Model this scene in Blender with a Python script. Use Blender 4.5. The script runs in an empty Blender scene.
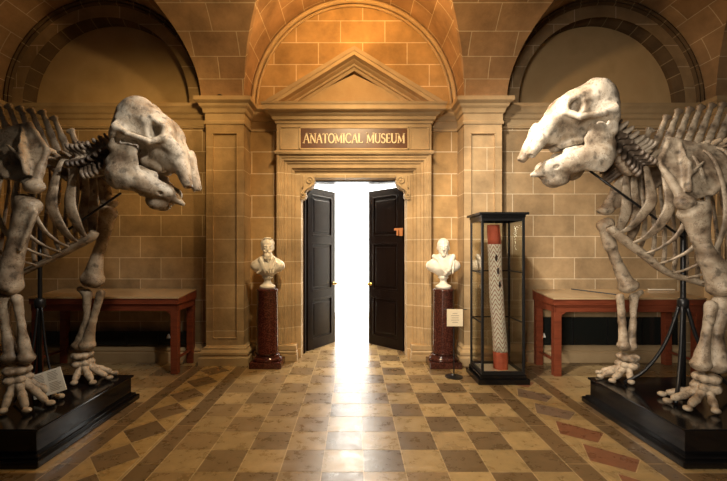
import bpy, bmesh, math, random
import numpy as np
from mathutils import Vector, Matrix
random.seed(7)
PI = math.pi
C = bpy.context.scene.collection
S = bpy.context.scene

# ------------------------------------------------------------------ camera, world, lights, exposure
FPX, CX, CY, CH = 379.0, 354.0, 250.0, 1.6       # focal length in px, vanishing point, camera height
cam = bpy.data.cameras.new('camera'); camo = bpy.data.objects.new('camera', cam); C.objects.link(camo)
camo.location = (0, 0, CH); camo.rotation_euler = (PI/2, 0, 0)
cam.sensor_width = 36; cam.lens = 36*FPX/727; cam.clip_start = 0.05
cam.shift_x = (363.5-CX)/727; cam.shift_y = (CY-240.5)/727
S.camera = camo
S.view_settings.view_transform = 'Standard'; S.view_settings.look = 'None'
S.view_settings.exposure = 0.2; S.view_settings.gamma = 1.0; S.view_settings.use_curve_mapping = False

w = bpy.data.worlds.new('world'); S.world = w; w.use_nodes = True
w.node_tree.nodes['Background'].inputs[0].default_value = (1.0, 0.86, 0.68, 1)
w.node_tree.nodes['Background'].inputs[1].default_value = 0.02

def light(kind, name, loc, energy, col, size=0.5, target=None, size_y=None, spot=60, blend=0.6):
    d = bpy.data.lights.new(name, kind); o = bpy.data.objects.new(name, d); C.objects.link(o)
    d.energy = energy; d.color = col; o.location = loc
    if kind == 'AREA':
        d.size = size
        if size_y: d.shape = 'RECTANGLE'; d.size_y = size_y
    else: d.shadow_soft_size = size
    if kind == 'SPOT': d.spot_size = math.radians(spot); d.spot_blend = blend
    if target is not None:
        o.rotation_euler = (Vector(target)-Vector(loc)).to_track_quat('-Z', 'Y').to_euler()
    return o
WARM = (1.0, 0.62, 0.26)
# daylight of the tall hall windows behind the visitor
light('AREA', 'hall_window_daylight', (-1.2, -1.0, 2.2), 34, (1.0, 0.88, 0.72), 1.2, (2.6, 5.0, 1.2), 1.2).data.spread = math.radians(62)
light('SPOT', 'added_spot', (0.3, 2.8, 4.3), 620, (1.0, 0.87, 0.70), 0.10, (3.1, 5.5, 1.5), spot=62, blend=0.9)  # added spot that brightens the right bay wall, placed to miss the skull
light('SPOT', 'added_spot', (0.55, 2.7, 4.5), 125, (1.0, 0.91, 0.79), 0.05, (2.0, 3.57, 2.6), spot=38, blend=0.8)  # added spot for the right skull, no real fitting
light('SPOT', 'added_spot', (0.3, 2.6, 4.2), 135, (1.0, 0.90, 0.76), 0.06, (3.0, 3.6, 1.5), spot=46, blend=0.9)  # added spot to lift the right skeleton's body
light('SPOT', 'added_spot', (-0.35, 2.7, 4.5), 170, (1.0, 0.93, 0.82), 0.05, (-1.85, 3.57, 2.5), spot=38, blend=0.8)  # added spot for the left skull, no real fitting
light('SPOT', 'added_spot', (0.3, 2.0, 3.7), 210, (1.0, 0.87, 0.70), 0.06, (-2.75, 3.8, 1.45), spot=42, blend=0.9)  # added spot to lift the left skeleton's body and far leg
# warm lamps hanging under the crown of the centre vault, just above the view
light('POINT', 'vault_lamp', (0.0, 3.7, 4.45), 108, (1.0, 0.64, 0.28), 0.10)
light('POINT', 'vault_lamp', (0.0, 4.7, 5.0), 34, (1.0, 0.46, 0.08), 0.10)
light('SPOT', 'added_warm_spot', (0.0, 2.9, 4.5), 520, (1.0, 0.76, 0.44), 0.12, (0.0, 5.6, 1.8), spot=62, blend=0.9)  # added spot, not a real lamp: brightens the door surround and piers
light('SPOT', 'added_warm_spot', (0.0, 2.6, 4.5), 230, (1.0, 0.72, 0.30), 0.12, (0.15, 3.3, 0.0), spot=76, blend=1.0)  # added spot that brightens the middle of the floor
light('SPOT', 'added_warm_spot', (-1.0, 2.9, 3.9), 190, (1.0, 0.62, 0.22), 0.12, (-2.9, 5.5, 3.0), spot=58, blend=1.0)  # added spot for the upper left wall, aimed to leave the table dark
# daylight in the bright room beyond the door
light('AREA', 'museum_room_daylight', (0.0, 7.6, 3.1), 260, (1.0, 0.93, 0.80), 2.2, (0.0, 7.0, 0.0))

# ------------------------------------------------------------------ helpers
def P(px, py, Y):                                  # measurement of the photo at a known distance
    return Vector(((px-CX)*Y/FPX, Y, CH-(py-CY)*Y/FPX))

def box_uv(me, uvmode=None):
    uv = me.uv_layers.new(name='uv') if not me.uv_layers else me.uv_layers[0]
    for p in me.polygons:
        n = p.normal; ax = max(range(3), key=lambda i: abs(n[i]))
        for li in p.loop_indices:
            c = me.vertices[me.loops[li].vertex_index].co
            uv.data[li].uv = (c.x, c.z) if ax == 1 else ((c.y, c.z) if ax == 0 else (c.x, c.y))

def link(name, me, mat, parent=None, smooth=False, uv=True):
    me.name = name
    if mat is not None and not me.materials: me.materials.append(mat)
    if smooth:
        for p in me.polygons: p.use_smooth = True
    if uv and not me.uv_layers: box_uv(me)
    o = bpy.data.objects.new(name, me); C.objects.link(o)
    if parent: o.parent = parent
    return o

def obj(name, bm, mat, parent=None, smooth=False):
    bmesh.ops.recalc_face_normals(bm, faces=bm.faces)
    me = bpy.data.meshes.new(name); bm.to_mesh(me); bm.free(); me.update()
    return link(name, me, mat, parent, smooth)

def tag(o, label=None, cat=None, group=None, kind=None):
    if label: o['label'] = label
    if cat: o['category'] = cat
    if group: o['group'] = group
    if kind: o['kind'] = kind
    return o
def thing(name, label, cat, loc=(0, 0, 0), rotz=0, group=None):
    o = bpy.data.objects.new(name, None); C.objects.link(o); o.empty_display_size = .1
    o.location = loc; o.rotation_euler = (0, 0, rotz)
    return tag(o, label, cat, group)
def struct(name, bm, m, parent=None, smooth=False):
    o = obj(name, bm, m, parent, smooth)
    if not parent: o['kind'] = 'structure'
    return o
def dup(root, loc=None, rotz=None, label=None):
    def cp(o, par):
        c = o.copy(); C.objects.link(c); c.parent = par
        for ch in o.children: cp(ch, c)
        return c
    r = cp(root, None)
    if loc is not None: r.location = loc
    if rotz is not None: r.rotation_euler = (0, 0, rotz)
    if label: r['label'] = label
    return r

def bx(bm, x0, x1, y0, y1, z0, z1, bev=0, M=None):
    r = bmesh.ops.create_cube(bm, size=1)
    for v in r['verts']:
        v.co = Vector(((x0+x1)/2+v.co.x*(x1-x0), (y0+y1)/2+v.co.y*(y1-y0), (z0+z1)/2+v.co.z*(z1-z0)))
    if bev:
        es = list({e for v in r['verts'] for e in v.link_edges})
        q = bmesh.ops.bevel(bm, geom=es, offset=bev, segments=2, affect='EDGES', profile=.6)
        vs = {v for f in q['faces'] for v in f.verts} | {v for v in r['verts'] if v.is_valid}
    else: vs = r['verts']
    if M is not None:
        for v in vs: v.co = M @ v.co
    return bm
def new(): return bmesh.new()

def prism(bm, pts, a0, a1, axis='y'):
    """extrude a closed 2D outline; axis y: pts=(x,z); axis x: pts=(y,z); axis z: pts=(x,y)"""
    def mk(p, a):
        return (p[0], a, p[1]) if axis == 'y' else ((a, p[0], p[1]) if axis == 'x' else (p[0], p[1], a))
    A = [bm.verts.new(mk(p, a0)) for p in pts]; B = [bm.verts.new(mk(p, a1)) for p in pts]
    n = len(pts)
    for i in range(n): bm.faces.new((A[i], A[(i+1) % n], B[(i+1) % n], B[i]))
    fa = bm.faces.new(A); fb = bm.faces.new(list(reversed(B)))
    bmesh.ops.triangulate(bm, faces=[fa, fb])
    return bm

def lathe(bm, prof, seg=32, loc=(0, 0, 0)):
    rings = []
    for r, z in prof:
        rings.append([bm.verts.new((loc[0]+max(r, 1e-4)*math.cos(2*PI*i/seg), loc[1]+max(r, 1e-4)*math.sin(2*PI*i/seg), loc[2]+z)) for i in range(seg)])
    for a, b in zip(rings, rings[1:]):
        for i in range(seg): bm.faces.new((a[i], a[(i+1) % seg], b[(i+1) % seg], b[i]))
    bm.faces.new(list(reversed(rings[0]))); bm.faces.new(rings[-1])
    return bm

def catmull(pts, n):
    pts = [Vector(p) for p in pts]
    if len(pts) < 3:
        return [pts[0].lerp(pts[1], t/n) for t in range(n+1)]
    out = []
    for i in range(len(pts)-1):
        p0 = pts[i-1] if i else pts[0]*2-pts[1]; p1 = pts[i]; p2 = pts[i+1]
        p3 = pts[i+2] if i+2 < len(pts) else p2*2-p1
        for k in range(n):
            t = k/n
            out.append(.5*((2*p1)+(p2-p0)*t+(2*p0-5*p1+4*p2-p3)*t*t+(3*p1-p0-3*p2+p3)*t**3))
    out.append(pts[-1]); return out

def loft(bm, pts, wid, thk, wdir=(1, 0, 0), n=5, seg=8):
    """strap or tube: section width along wdir, thickness across"""
    P3 = catmull(pts, n); W = [v.x for v in catmull([(a, 0, 0) for a in wid], n)] if len(wid) > 1 else [wid[0]]*len(P3)
    T = [v.x for v in catmull([(a, 0, 0) for a in thk], n)] if len(thk) > 1 else [thk[0]]*len(P3)
    rings = []; wd = Vector(wdir)
    for i, p in enumerate(P3):
        t = (P3[min(i+1, len(P3)-1)]-P3[max(i-1, 0)]).normalized()
        a = wd-t*wd.dot(t)
        if a.length < 1e-3: a = t.orthogonal()
        a.normalize(); b = t.cross(a)
        rings.append([bm.verts.new(p+a*(W[i]*math.cos(2*PI*k/seg))+b*(T[i]*math.sin(2*PI*k/seg))) for k in range(seg)])
    for a, b in zip(rings, rings[1:]):
        for i in range(seg): bm.faces.new((a[i], a[(i+1) % seg], b[(i+1) % seg], b[i]))
    bm.faces.new(list(reversed(rings[0]))); bm.faces.new(rings[-1])
    return bm
def tube(bm, pts, r, n=4, seg=10):
    return loft(bm, pts, [r], [r], (0.13, 0.31, 0.94), n, seg)

# ---- implicit shapes -> smooth meshes (surface nets)
def g_ell(c, r, R=None):
    c = np.array(c, float); r = np.array(r, float)
    if R is not None: R = np.array(R)
    def f(x, y, z):
        q = [x-c[0], y-c[1], z-c[2]]
        if R is not None: q = [R[0, i]*q[0]+R[1, i]*q[1]+R[2, i]*q[2] for i in range(3)]
        k0 = np.sqrt((q[0]/r[0])**2+(q[1]/r[1])**2+(q[2]/r[2])**2)
        return (k0-1)*r.min()*np.where(k0 > 1, 1, 1)
    return f
def g_cap(a, b, ra, rb, fl=None):
    a = np.array(a, float); b = np.array(b, float); d = b-a; L2 = float(d@d)+1e-9
    def f(x, y, z):
        px, py, pz = x-a[0], y-a[1], z-a[2]
        t = np.clip((px*d[0]+py*d[1]+pz*d[2])/L2, 0, 1)
        qx, qy, qz = px-t*d[0], py-t*d[1], pz-t*d[2]
        if fl: qx, qy, qz = qx/fl[0], qy/fl[1], qz/fl[2]
        return np.sqrt(qx*qx+qy*qy+qz*qz)-(ra+(rb-ra)*t)
    return f
def g_tri(a, b, c, th):
    a, b, c = [np.array(v, float) for v in (a, b, c)]
    n = np.cross(b-a, c-a); n /= np.linalg.norm(n)
    E = [g_cap(a, b, th, th), g_cap(b, c, th, th), g_cap(c, a, th, th)]
    ed = [(a, b), (b, c), (c, a)]
    def f(x, y, z):
        pl = np.abs((x-a[0])*n[0]+(y-a[1])*n[1]+(z-a[2])*n[2])-th
        ins = np.ones(x.shape, bool)
        for p, q in ed:
            m = np.cross(n, q-p)
            ins &= ((x-p[0])*m[0]+(y-p[1])*m[1]+(z-p[2])*m[2]) > 0
        e = np.minimum(np.minimum(E[0](x, y, z), E[1](x, y, z)), E[2](x, y, z))
        return np.where(ins, pl, e)
    return f
def s_un(a, b, k):
    h = np.clip(.5+.5*(b-a)/k, 0, 1); return b*(1-h)+a*h-k*h*(1-h)
def s_sub(a, b, k):                               # a minus b
    h = np.clip(.5-.5*(a+b)/k, 0, 1); return a*(1-h)-b*h+k*h*(1-h)
def combine(ops, sym=False):
    """ops: list of (sign, k, func)"""
    def f(x, y, z):
        if sym: y = np.abs(y)
        d = None
        for s, k, g in ops:
            v = g(x, y, z)
            d = v if d is None else (s_un(d, v, k) if s > 0 else s_sub(d, v, k))
        return d
    return f
def wob(f, amp, fr, seed=0):
    rs = np.random.RandomState(seed); K = rs.normal(size=(7, 3))*fr; ph = rs.uniform(0, 6.28, 7)
    def g(x, y, z):
        d = f(x, y, z); n = 0
        for k, p in zip(K, ph): n = n+np.sin(k[0]*x+k[1]*y+k[2]*z+p)
        return d+amp*n/3
    return g
def nets(f, lo, hi, h, name='mesh'):
    lo = np.array(lo, float); hi = np.array(hi, float)
    n = np.ceil((hi-lo)/h).astype(int)+1
    ax = [lo[i]+h*np.arange(n[i]) for i in range(3)]
    X, Y, Z = np.meshgrid(*ax, indexing='ij')
    V = f(X, Y, Z); I = V < 0
    for sl in (np.s_[0], np.s_[-1]): I[sl] = False; I[:, sl] = False; I[:, :, sl] = False
    V = np.where(I, np.minimum(V, -1e-6), np.maximum(V, 1e-6))
    m = [k-1 for k in n]
    cs = [(i, j, k) for i in (0, 1) for j in (0, 1) for k in (0, 1)]
    def sub(A, c): return A[c[0]:c[0]+m[0], c[1]:c[1]+m[1], c[2]:c[2]+m[2]]
    cnt = sum(sub(I, c).astype(np.int8) for c in cs)
    act = (cnt > 0) & (cnt < 8)
    idx = np.argwhere(act)
    num = np.zeros((len(idx), 3)); den = np.zeros(len(idx))
    def val(c): return V[idx[:, 0]+c[0], idx[:, 1]+c[1], idx[:, 2]+c[2]]
    cv = {c: val(c) for c in cs}
    for c in cs:
        for a in range(3):
            if c[a] == 0:
                d = list(c); d[a] = 1; d = tuple(d)
                v0, v1 = cv[c], cv[d]; x = (v0 < 0) != (v1 < 0)
                t = np.where(x, v0/(v0-v1+1e-12*(~x)), 0)
                pt = np.tile(np.array(c, float), (len(idx), 1)); pt[:, a] = t
                num[x] += pt[x]; den[x] += 1
    pos = lo+h*(idx+num/den[:, None])
    ids = -np.ones(tuple(m), int); ids[act] = np.arange(len(idx))
    F = []
    for a in range(3):
        b, c = (a+1) % 3, (a+2) % 3
        s0 = [slice(None)]*3; s1 = [slice(None)]*3; s0[a] = slice(0, -1); s1[a] = slice(1, None)
        A0, A1 = I[tuple(s0)], I[tuple(s1)]
        E = np.argwhere(A0 != A1)
        E = E[(E[:, b] > 0) & (E[:, c] > 0)]
        fl = A0[tuple(E.T)]
        def gi(db, dc):
            q = E.copy(); q[:, b] -= db; q[:, c] -= dc; return ids[tuple(q.T)]
        Q = np.stack([gi(1, 1), gi(0, 1), gi(0, 0), gi(1, 0)], 1)
        Q[~fl] = Q[~fl][:, ::-1]
        F.append(Q)
    F = np.concatenate(F)
    me = bpy.data.meshes.new(name)
    me.vertices.add(len(pos)); me.vertices.foreach_set('co', pos.ravel())
    me.loops.add(len(F)*4); me.loops.foreach_set('vertex_index', F.ravel().astype(np.int32))
    me.polygons.add(len(F)); me.polygons.foreach_set('loop_start', np.arange(0, len(F)*4, 4, dtype=np.int32))
    me.update(calc_edges=True)
    me.polygons.foreach_set('use_smooth', [True]*len(F))
    return me
def chain(pts, fl=None):
    return [(1, .02, g_cap(pts[i][:3], pts[i+1][:3], pts[i][3], pts[i+1][3], fl)) for i in range(len(pts)-1)]
def bounds(ops_pts, pad):
    A = np.array([p[:3] for p in ops_pts], float); return A.min(0)-pad, A.max(0)+pad

# ------------------------------------------------------------------ materials
def mat(name, col, rough=.6, metal=0, spec=.5):
    m = bpy.data.materials.new(name); m.use_nodes = True
    b = m.node_tree.nodes['Principled BSDF']
    b.inputs['Base Color'].default_value = (*col, 1); b.inputs['Roughness'].default_value = rough
    b.inputs['Metallic'].default_value = metal; b.inputs['Specular IOR Level'].default_value = spec
    return m
def nodes(m): return m.node_tree.nodes, m.node_tree.links, m.node_tree.nodes['Principled BSDF']
def ramp(N, stops):
    r = N.new('ShaderNodeValToRGB')
    while len(r.color_ramp.elements) < len(stops): r.color_ramp.elements.new(.5)
    for e, (p, c) in zip(r.color_ramp.elements, stops): e.position = p; e.color = (*c, 1)
    return r
def noisy(name, stops, scale=4, rough=.6, detail=6, bump=.2, bscale=None, metal=0, coord='Object', stretch=None, spec=.5, bdist=.01):
    m = mat(name, stops[0][1], rough, metal, spec); N, L, b = nodes(m)
    tc = N.new('ShaderNodeTexCoord'); mp = N.new('ShaderNodeMapping'); L.new(tc.outputs[coord], mp.inputs[0])
    if stretch: mp.inputs['Scale'].default_value = stretch
    n = N.new('ShaderNodeTexNoise'); n.inputs['Scale'].default_value = scale; n.inputs['Detail'].default_value = detail
    L.new(mp.outputs[0], n.inputs['Vector']); r = ramp(N, stops); L.new(n.outputs[0], r.inputs[0]); L.new(r.outputs[0], b.inputs['Base Color'])
    if bump:
        n2 = N.new('ShaderNodeTexNoise'); n2.inputs['Scale'].default_value = bscale or scale*5; n2.inputs['Detail'].default_value = 4
        L.new(mp.outputs[0], n2.inputs['Vector'])
        bp = N.new('ShaderNodeBump'); bp.inputs['Strength'].default_value = bump; bp.inputs['Distance'].default_value = bdist
        L.new(n2.outputs[0], bp.inputs['Height']); L.new(bp.outputs[0], b.inputs['Normal'])
    return m
def stone(name, c1, c2, mortar, bw, bh, msize=.008, off=(0, 0), rough=.75):
    """ashlar sandstone with pale joints"""
    m = mat(name, c1, rough, spec=.3); N, L, b = nodes(m)
    uv = N.new('ShaderNodeUVMap'); mp = N.new('ShaderNodeMapping'); L.new(uv.outputs[0], mp.inputs[0])
    mp.inputs['Location'].default_value = (off[0], off[1], 0)
    br = N.new('ShaderNodeTexBrick'); L.new(mp.outputs[0], br.inputs['Vector'])
    br.inputs['Scale'].default_value = 1; br.inputs['Brick Width'].default_value = bw; br.inputs['Row Height'].default_value = bh
    br.inputs['Mortar Size'].default_value = msize; br.inputs['Mortar Smooth'].default_value = .3
    br.inputs['Color1'].default_value = (*c1, 1); br.inputs['Color2'].default_value = (*c2, 1); br.inputs['Mortar'].default_value = (*mortar, 1)
    br.inputs['Bias'].default_value = 0; br.offset = .5
    ob = N.new('ShaderNodeTexCoord')
    n = N.new('ShaderNodeTexNoise'); n.inputs['Scale'].default_value = 2.2; n.inputs['Detail'].default_value = 9; n.inputs['Roughness'].default_value = .65
    L.new(ob.outputs['Object'], n.inputs['Vector'])
    mr = N.new('ShaderNodeMapRange'); mr.inputs[1].default_value = .3; mr.inputs[2].default_value = .7; mr.inputs[3].default_value = .62; mr.inputs[4].default_value = 1.28
    L.new(n.outputs[0], mr.inputs[0])
    mx = N.new('ShaderNodeMix'); mx.data_type = 'RGBA'; mx.blend_type = 'MULTIPLY'; mx.inputs[0].default_value = 1
    L.new(br.outputs['Color'], mx.inputs[6]); L.new(mr.outputs[0], mx.inputs[7]); L.new(mx.outputs[2], b.inputs['Base Color'])
    n2 = N.new('ShaderNodeTexNoise'); n2.inputs['Scale'].default_value = 28; n2.inputs['Detail'].default_value = 5; L.new(ob.outputs['Object'], n2.inputs['Vector'])
    ad = N.new('ShaderNodeMath'); ad.operation = 'MULTIPLY_ADD'; L.new(br.outputs['Fac'], ad.inputs[0]); ad.inputs[1].default_value = -.6; L.new(n2.outputs[0], ad.inputs[2])
    bp = N.new('ShaderNodeBump'); bp.inputs['Strength'].default_value = .35; bp.inputs['Distance'].default_value = .008
    L.new(ad.outputs[0], bp.inputs['Height']); L.new(bp.outputs[0], b.inputs['Normal'])
    return m
ST1, ST2, MO = (.43, .30, .165), (.33, .225, .12), (.66, .53, .36)
M_wall = stone('sandstone_ashlar', ST1, ST2, MO, .60, .308, .0065, off=(.1, .051))
M_pil = stone('sandstone_pier', (.46, .325, .18), (.40, .275, .145), MO, 4.0, .322, .006, off=(2.13, .18))
M_vault = stone('sandstone_vault', (.44, .28, .15), (.33, .20, .105), MO, .62, .33, .006)
M_mould = noisy('sandstone_moulding', [(.3, (.38, .265, .145)), (.55, (.48, .35, .20)), (.8, (.40, .27, .14))], 2.5, .7, bump=.25, bscale=30, spec=.3)
M_ring = stone('sandstone_voussoirs_shaded', (.15, .095, .048), (.11, .068, .034), (.34, .25, .14), 30.0, .235, .007)  # dark colour carries the soffit shade of the splayed ring
M_recess = stone('sandstone_recess', (.45, .29, .13), (.36, .225, .095), MO, .66, .325, off=(.2, .19))
M_plaster = noisy('lunette_plaster', [(.3, (.50, .34, .17)), (.5, (.62, .44, .23)), (.75, (.54, .36, .18))], 1.6, .85, bump=.2, bscale=12, spec=.2)
def bone_mat(name, cols, sc, spots):
    """mottled bone with brown streaks, dark hairline cracks and pits"""
    m = noisy(name, [(.30, cols[0]), (.43, cols[1]), (.56, cols[2]), (.75, cols[3])], sc, .5, 9, .5, 38, spec=.4, bdist=.008)
    N, L, b = nodes(m); src = b.inputs['Base Color'].links[0].from_socket
    tc = N.new('ShaderNodeTexCoord'); n = N.new('ShaderNodeTexNoise'); n.inputs['Scale'].default_value = 16; n.inputs['Detail'].default_value = 6
    L.new(tc.outputs['Object'], n.inputs['Vector'])
    v = N.new('ShaderNodeTexVoronoi'); v.feature = 'DISTANCE_TO_EDGE'; v.inputs['Scale'].default_value = 9
    mp = N.new('ShaderNodeMapping'); mp.inputs['Scale'].default_value = (1, 1, .45)
    ad = N.new('ShaderNodeMix'); ad.data_type = 'RGBA'; ad.inputs[0].default_value = .22
    L.new(tc.outputs['Object'], mp.inputs[0]); L.new(mp.outputs[0], ad.inputs[6]); L.new(n.outputs['Color'], ad.inputs[7]); L.new(ad.outputs[2], v.inputs['Vector'])
    cr = ramp(N, [(.0, (.35, .28, .22)), (.018, (1, 1, 1)), (1, (1, 1, 1))]); L.new(v.outputs['Distance'], cr.inputs[0])
    sp = ramp(N, [(.30, (spots,)*3), (.46, (1, 1, 1)), (1, (1, 1, 1))]); L.new(n.outputs[0], sp.inputs[0])
    a = src
    for q in (cr, sp):
        mx = N.new('ShaderNodeMix'); mx.data_type = 'RGBA'; mx.blend_type = 'MULTIPLY'; mx.inputs[0].default_value = 1
        L.new(a, mx.inputs[6]); L.new(q.outputs[0], mx.inputs[7]); a = mx.outputs[2]
    L.new(a, b.inputs['Base Color']); return m
M_bone = bone_mat('bone_pale', [(.15, .10, .065), (.34, .27, .195), (.58, .51, .415), (.42, .35, .265)], 4.5, .4)
M_boned = bone_mat('bone_shaded', [(.11, .075, .048), (.28, .21, .145), (.47, .385, .285), (.32, .24, .165)], 6, .35)  # darker copy of the bone: dim light on the bodies put into the colour
M_boneneck = noisy('bone_dark', [(.35, (.04, .028, .02)), (.5, (.15, .11, .08)), (.65, (.40, .33, .25))], 9, .5, 6, .4, 50)
M_black = mat('black_gloss_paint', (.006, .0055, .006), .12, spec=.4)
M_blackm = mat('black_iron', (.012, .012, .013), .38, .3)
M_marble = noisy('white_marble', [(.3, (.66, .60, .50)), (.6, (.80, .75, .66)), (.85, (.72, .66, .56))], 6, .35, bump=.05)
M_granite = noisy('red_granite', [(.3, (.020, .006, .005)), (.5, (.060, .014, .010)), (.62, (.12, .034, .024)), (.75, (.03, .009, .007))], 60, .12, 3, 0)
M_granited = noisy('dark_granite', [(.3, (.02, .008, .007)), (.5, (.055, .016, .012)), (.65, (.10, .035, .025))], 60, .14, 3, 0)
M_mahog = noisy('mahogany', [(.3, (.13, .03, .014)), (.55, (.21, .052, .024)), (.8, (.11, .024, .011))], 3, .28, bump=0, stretch=(1, 8, 8))
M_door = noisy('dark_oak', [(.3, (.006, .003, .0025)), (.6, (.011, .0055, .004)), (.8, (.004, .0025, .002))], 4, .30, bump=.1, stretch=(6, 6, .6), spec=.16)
M_white = mat('white_paint', (.85, .84, .80), .6)
M_paper = mat('paper', (.80, .76, .66), .7)
M_brass = mat('brass', (.55, .38, .12), .3, 1)
M_ochre = noisy('red_ochre', [(.3, (.52, .085, .035)), (.7, (.66, .125, .05))], 8, .6)
M_cream = mat('cream_board', (.78, .68, .50), .6)
M_signwood = noisy('sign_wood', [(.3, (.07, .024, .008)), (.7, (.12, .045, .015))], 5, .35, bump=0)
M_gilt = mat('gilt_lettering', (.78, .62, .38), .45)
M_glass = bpy.data.materials.new('case_glass'); M_glass.use_nodes = True
nb = M_glass.node_tree.nodes['Principled BSDF']
nb.inputs['Base Color'].default_value = (.97, 1, .98, 1); nb.inputs['Roughness'].default_value = 0.01
nb.inputs['Transmission Weight'].default_value = 1; nb.inputs['IOR'].default_value = 1.5

# ------------------------------------------------------------------ the setting
YP, YW, YC, ZS = 5.30, 5.50, 5.64, 3.71           # pier face, side bay wall, centre wall, springing height
X0, X1 = 1.54, 2.07                                # pier between centre and side bays
SC, SR = 3.60, 1.46                                # side bay vault centre and half width
RISE = 1.54; YCR = 2.9; YA = YP-YCR

# floor: every tile a polygon with its own stone colour
def build_floor():
    bm = new(); colL = bm.loops.layers.float_color.new('tile')
    rnd = random.Random(3)
    def poly(pts, col, z=.0):
        f = bm.faces.new([bm.verts.new((x, y, z)) for x, y in pts])
        if f.normal.z < 0 or True:
            f.normal_update()
            if f.normal.z < 0: f.normal_flip()
        for l in f.loops: l[colL] = (*col, 1)
    def jit(c, a=.12):
        k = 1+rnd.uniform(-a, a); return tuple(v*k for v in c)
    L_, D_, R_ = (.345, .245, .118), (.155, .102, .052), (.23, .10, .055)
    MID = (.27, .18, .085)
    grout = (.50, .38, .22)
    poly([(-7, -2), (7, -2), (7, 9.2), (-7, 9.2)], grout, -.0015)
    g = .0035; t = .3035
    y0 = 2.731-16*t
    ny = 30
    def rect(xa, xb, ya, yb, c): poly([(xa+g, ya+g), (xb-g, ya+g), (xb-g, yb-g), (xa+g, yb-g)], c)
    for n in range(ny):
        ya = y0+n*t; yb = ya+t
        if ya > 9.1: break
        for k in range(-5, 5):
            xa = (k+.23)*t
            dark = (k+(n-16)) % 2 == 0
            c = D_ if dark else L_
            if k < -1: c = tuple(.55*a+.45*b for a, b in zip(c, MID))
            if rnd.random() < .18: c = tuple(.5*a+.5*b for a, b in zip(c, MID))
            rect(xa, xa+t, ya, yb, jit(c, .16))
    xl, xr = -4.77*t, 5.23*t
    k = 0
    y = y0
    while y < 5.7:
        h = .62
        for sgn, xe in ((-1, xl), (1, xr)):
            a, b = sorted((xe, xe+sgn*.175)); rect(a, b, y, y+h, jit(D_, .1))
            a, b = sorted((xe+sgn*.175, xe+sgn*.20)); rect(a, b, y, y+h, jit(L_, .1))
            a, b = sorted((xe+sgn*.60, xe+sgn*.76)); rect(a, b, y, y+h, jit(D_, .1))
        y += h
    # diamond bands
    for sgn, xe in ((-1, xl-.20), (1, xr+.20)):
        w_, p = .40, .42; yy = .2
        while yy < 5.6:
            xm = xe+sgn*w_/2; e = .006
            a, b = sorted((xe, xe+sgn*w_))
            c = jit(L_, .12) if sgn > 0 else jit((.36, .24, .10), .12)
            # four light corner triangles
            sk = .06*sgn if sgn > 0 else 0
            dpt = [(a, yy+p/2-sk), (xm-sk*.5, yy), (b, yy+p/2+sk*-1.0), (xm+sk*.5, yy+p)]
            if sgn > 0: dpt = [(a, yy+.16), (xm+.04, yy), (b, yy+.17), (a+.10, yy+p)]
            cor = [(a, yy), (b, yy), (b, yy+p), (a, yy+p)]
            def sh(q):
                cx_ = sum(v[0] for v in q)/len(q); cy_ = sum(v[1] for v in q)/len(q)
                return [(cx_+(v[0]-cx_)*.965, cy_+(v[1]-cy_)*.965) for v in q]
            poly(sh([cor[0], dpt[1], dpt[0]]), jit(c, .08)); poly(sh([cor[1], dpt[2], dpt[1]]), jit(c, .08))
            poly(sh([cor[2], dpt[3], dpt[2]]), jit(c, .08)); poly(sh([cor[3], dpt[0], dpt[3]]), jit(c, .08))
            dc = D_ if sgn < 0 else ((R_ if rnd.random() < .5 else (.21, .15, .11)))
            poly(sh(dpt), jit(dc, .12)); yy += p
    # side areas
    for sgn, xe in ((-1, xl-.76), (1, xr+.76)):
        for i in range(9):
            for j in range(18):
                a, b = sorted((xe+sgn*i*.42, xe+sgn*(i+1)*.42))
                c = (MID, L_, D_)[(i+2*j) % 3]
                if b > -7 and a < 7: rect(a, b, -1.9+j*.42, -1.9+(j+1)*.42, jit(c, .15))
    me_m = mat('floor_tiles', L_, .27, spec=.55); N, Lk, b = nodes(me_m)
    at = N.new('ShaderNodeVertexColor'); at.layer_name = 'tile'
    tc = N.new('ShaderNodeTexCoord')
    n = N.new('ShaderNodeTexNoise'); n.inputs['Scale'].default_value = 8; n.inputs['Detail'].default_value = 10; n.inputs['Roughness'].default_value = .7
    Lk.new(tc.outputs['Object'], n.inputs['Vector'])
    mr = N.new('ShaderNodeMapRange'); mr.inputs[1].default_value = .3; mr.inputs[2].default_value = .7; mr.inputs[3].default_value = .7; mr.inputs[4].default_value = 1.22
    Lk.new(n.outputs[0], mr.inputs[0])
    mx = N.new('ShaderNodeMix'); mx.data_type = 'RGBA'; mx.blend_type = 'MULTIPLY'; mx.inputs[0].default_value = 1
    Lk.new(at.outputs[0], mx.inputs[6]); Lk.new(mr.outputs[0], mx.inputs[7]); Lk.new(mx.outputs[2], b.inputs['Base Color'])
    m2 = N.new('ShaderNodeMapRange'); m2.inputs[1].default_value = .3; m2.inputs[2].default_value = .7; m2.inputs[3].default_value = .20; m2.inputs[4].default_value = .42
    Lk.new(n.outputs[0], m2.inputs[0]); Lk.new(m2.outputs[0], b.inputs['Roughness'])
    bp = N.new('ShaderNodeBump'); bp.inputs['Strength'].default_value = .12; bp.inputs['Distance'].default_value = .01
    Lk.new(n.outputs[0], bp.inputs['Height']); Lk.new(bp.outputs[0], b.inputs['Normal'])
    me = bpy.data.meshes.new('floor'); bm.to_mesh(me); bm.free()
    o = link('floor', me, me_m); o['kind'] = 'structure'
build_floor()

def arc(cx, rx, ry, z0, n=40, a0=0., a1=PI):
    return [(cx+rx*math.cos(a0+(a1-a0)*i/n), z0+ry*math.sin(a0+(a1-a0)*i/n)) for i in range(n+1)]

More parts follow.
